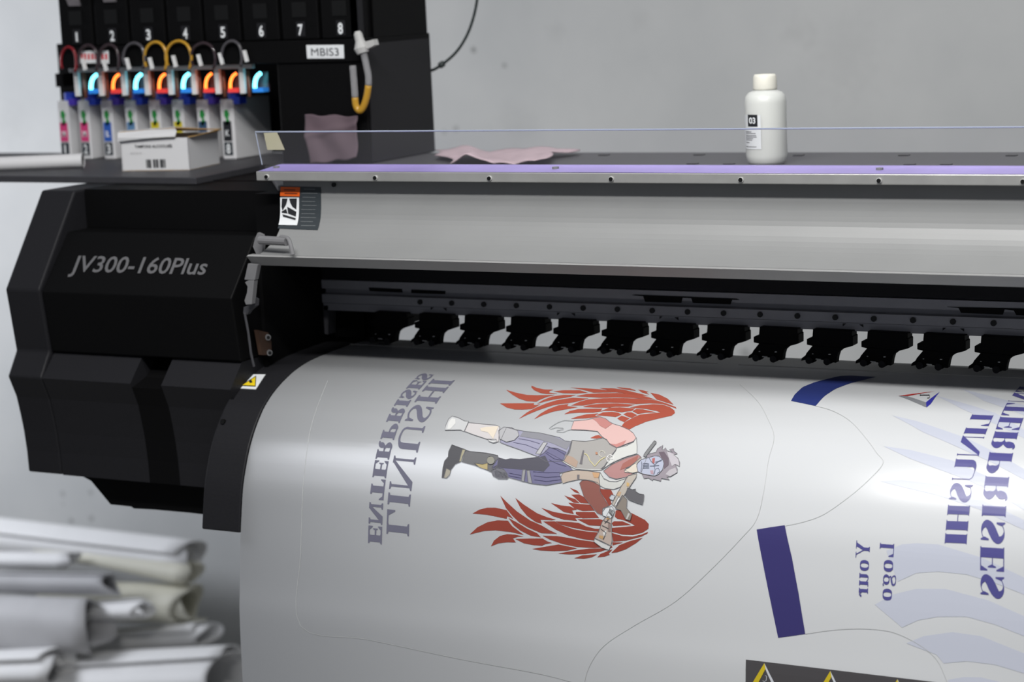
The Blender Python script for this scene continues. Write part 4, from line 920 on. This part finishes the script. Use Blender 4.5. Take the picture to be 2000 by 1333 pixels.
# ------------------------------------------------------------ cloth and painted reflection
def cloth(name, pts, fn, amp, mm, label, n=26, thick=.0015):
    """wrinkled sheet filling a quad given in metres"""
    vs = []; fs = []; a, b, c, d = [Vector(p) for p in pts]
    for i in range(n+1):
        for j in range(n+1):
            u, v = i/n, j/n; p = (a.lerp(b, u)).lerp(d.lerp(c, u), v); vs.append(fn(p, u, v))
    for i in range(n):
        for j in range(n): fs.append([i*(n+1)+j, (i+1)*(n+1)+j, (i+1)*(n+1)+j+1, i*(n+1)+j+1])
    m = MB(); m.add(vs, fs, mm); o = m.build(name, label=label, cat='cloth', smooth=True, recalc=False)
    s = o.modifiers.new('solid', 'SOLIDIFY'); s.thickness = thick; s.offset = 1
    return o
def wr(p, u, v):
    z = 1.4415+.004*(1+math.sin(7*u+3*v))*(.4+.6*u)+.003*abs(math.sin(13*u-5*v))+.010*math.exp(-((u-.2)**2)/.01)
    return Vector((p.x+.01*math.sin(9*v), p.y, z))
cloth('cleaning_cloth', [at(880, 322, Z=1.442), at(1052, 322, Z=1.442), at(1128, 299, Z=1.442), at(845, 300, Z=1.442)], wr, 1, CLOTHM, 'pale pink wrinkled cloth spread on the deck right of the black cabinet')
def wr2(p, u, v):
    return Vector((p.x+.0015*math.sin(8*v)+(.010*(1-v)**2-.006*v*v)*(1-u), YF-.012-.002*math.sin(9*u+5*v)-.010*(1-v)-.003*math.exp(-((v-.55-.25*u)**2)/.004), p.z+.0012*math.sin(14*u)))
cloth('reflection_sheet', [at(612, 318, Y=YF), at(712, 306, Y=YF), at(707, 226, Y=YF), at(608, 223, Y=YF)], wr2, 1, MAUVE, 'dusky mauve sheet standing in for a reflection on the black cabinet front')  # mauve sheet stands in for a reflection in the cabinet's black face

# ------------------------------------------------------------ vinyl offcut rolls on the floor
def roll(x0, y0, x1, y1, Y0, Y1, rad, turns, sq, mm, label, seed=0, ang=0, gap=.012, th=.0028, taper=1.0, flap=0):
    rnd = random.Random(seed); a = at(x0, y0, Y=Y0); b = at(x1, y1, Y=Y1); ax = (b-a).normalized()
    up = Vector((0, 0, 1)); up = (up-ax*up.dot(ax)).normalized(); sd = ax.cross(up)
    n = int(30*turns); K = 14; vs = []; ph = [rnd.uniform(0, 6) for _ in range(4)]
    for i in range(K+1):
        t = i/K; c = a.lerp(b, t); tp = 1+(taper-1)*t
        for j in range(n+1):
            q = 2*math.pi*turns*j/n+ang; r_ = (rad-gap*(j/n)*turns)*tp
            r_ *= 1+.05*math.sin(3*q+ph[0])+.03*math.sin(5*q+ph[1]+t*2)
            if flap and j/n < .12: r_ += flap*(1-(j/n)/.12)
            vs.append(c+sd*math.cos(q)*r_+up*math.sin(q)*r_*sq+ax*(.02*math.sin(q*1.5+ph[2]) if i == K else 0))
    fs = [[i*(n+1)+j, (i+1)*(n+1)+j, (i+1)*(n+1)+j+1, i*(n+1)+j+1] for i in range(K) for j in range(n)]
    m = MB(); m.add(vs, fs, mm)
    o = m.build('vinyl_offcut_roll', label=label, cat='vinyl roll', smooth=True, recalc=False, group='loosely rolled vinyl offcuts piled on the floor')
    s = o.modifiers.new('solid', 'SOLIDIFY'); s.thickness = th; s.offset = 0
    return o
roll(-120, 1036, 374, 1095, 1.55, 1.5, .052, 1.6, 1.0, VINYLR, 'topmost white vinyl roll with its open end beside the printer frame', 1, ang=.5, gap=.014, taper=1.0)
roll(70, 1072, 372, 1122, 1.50, 1.46, .012, 1.2, .9, VINYLY, 'yellowed vinyl sheet curled to a cone just under the topmost roll', 12, ang=2.2, gap=.004, taper=3.0)
roll(-140, 1092, 138, 1096, 1.44, 1.42, .026, 1.1, .8, VINYLR, 'short white roll at the left edge just under the topmost roll', 15, ang=2.2, gap=.004)
roll(-140, 1136, 222, 1142, 1.38, 1.36, .028, 1.2, 1.0, VINYLG, 'thin grey vinyl roll with a dark open end above the wide curling roll', 2, ang=1.2, gap=.006)
roll(100, 1172, 374, 1180, 1.50, 1.47, .062, 1.7, .80, VINYLY, 'squashed yellowish vinyl roll tucked in the middle of the pile', 3, ang=4.2)
roll(120, 1200, 278, 1190, 1.38, 1.33, .027, 1.9, .9, VINYLR, 'small tight white roll end peeking from the middle of the pile', 4, ang=2, gap=.007)
roll(-150, 1208, 190, 1220, 1.33, 1.30, .068, 1.25, 1.0, VINYLG, 'wide grey white roll curling open at the left of the pile', 5, ang=5.1, gap=.02)
roll(110, 1262, 405, 1238, 1.47, 1.44, .042, 1.2, .7, VINYLR, 'flattened white sheet with an olive end at the right of the pile', 6, ang=.6)
roll(-150, 1315, 112, 1305, 1.26, 1.24, .062, 1.4, .8, VINYLR, 'low white roll with a lifted edge at the bottom left', 7, ang=.8, gap=.02)
roll(130, 1338, 455, 1322, 1.33, 1.28, .086, 1.5, .85, VINYLR, 'bulky crumpled white roll at the bottom right of the pile', 8, ang=1.0, gap=.018)
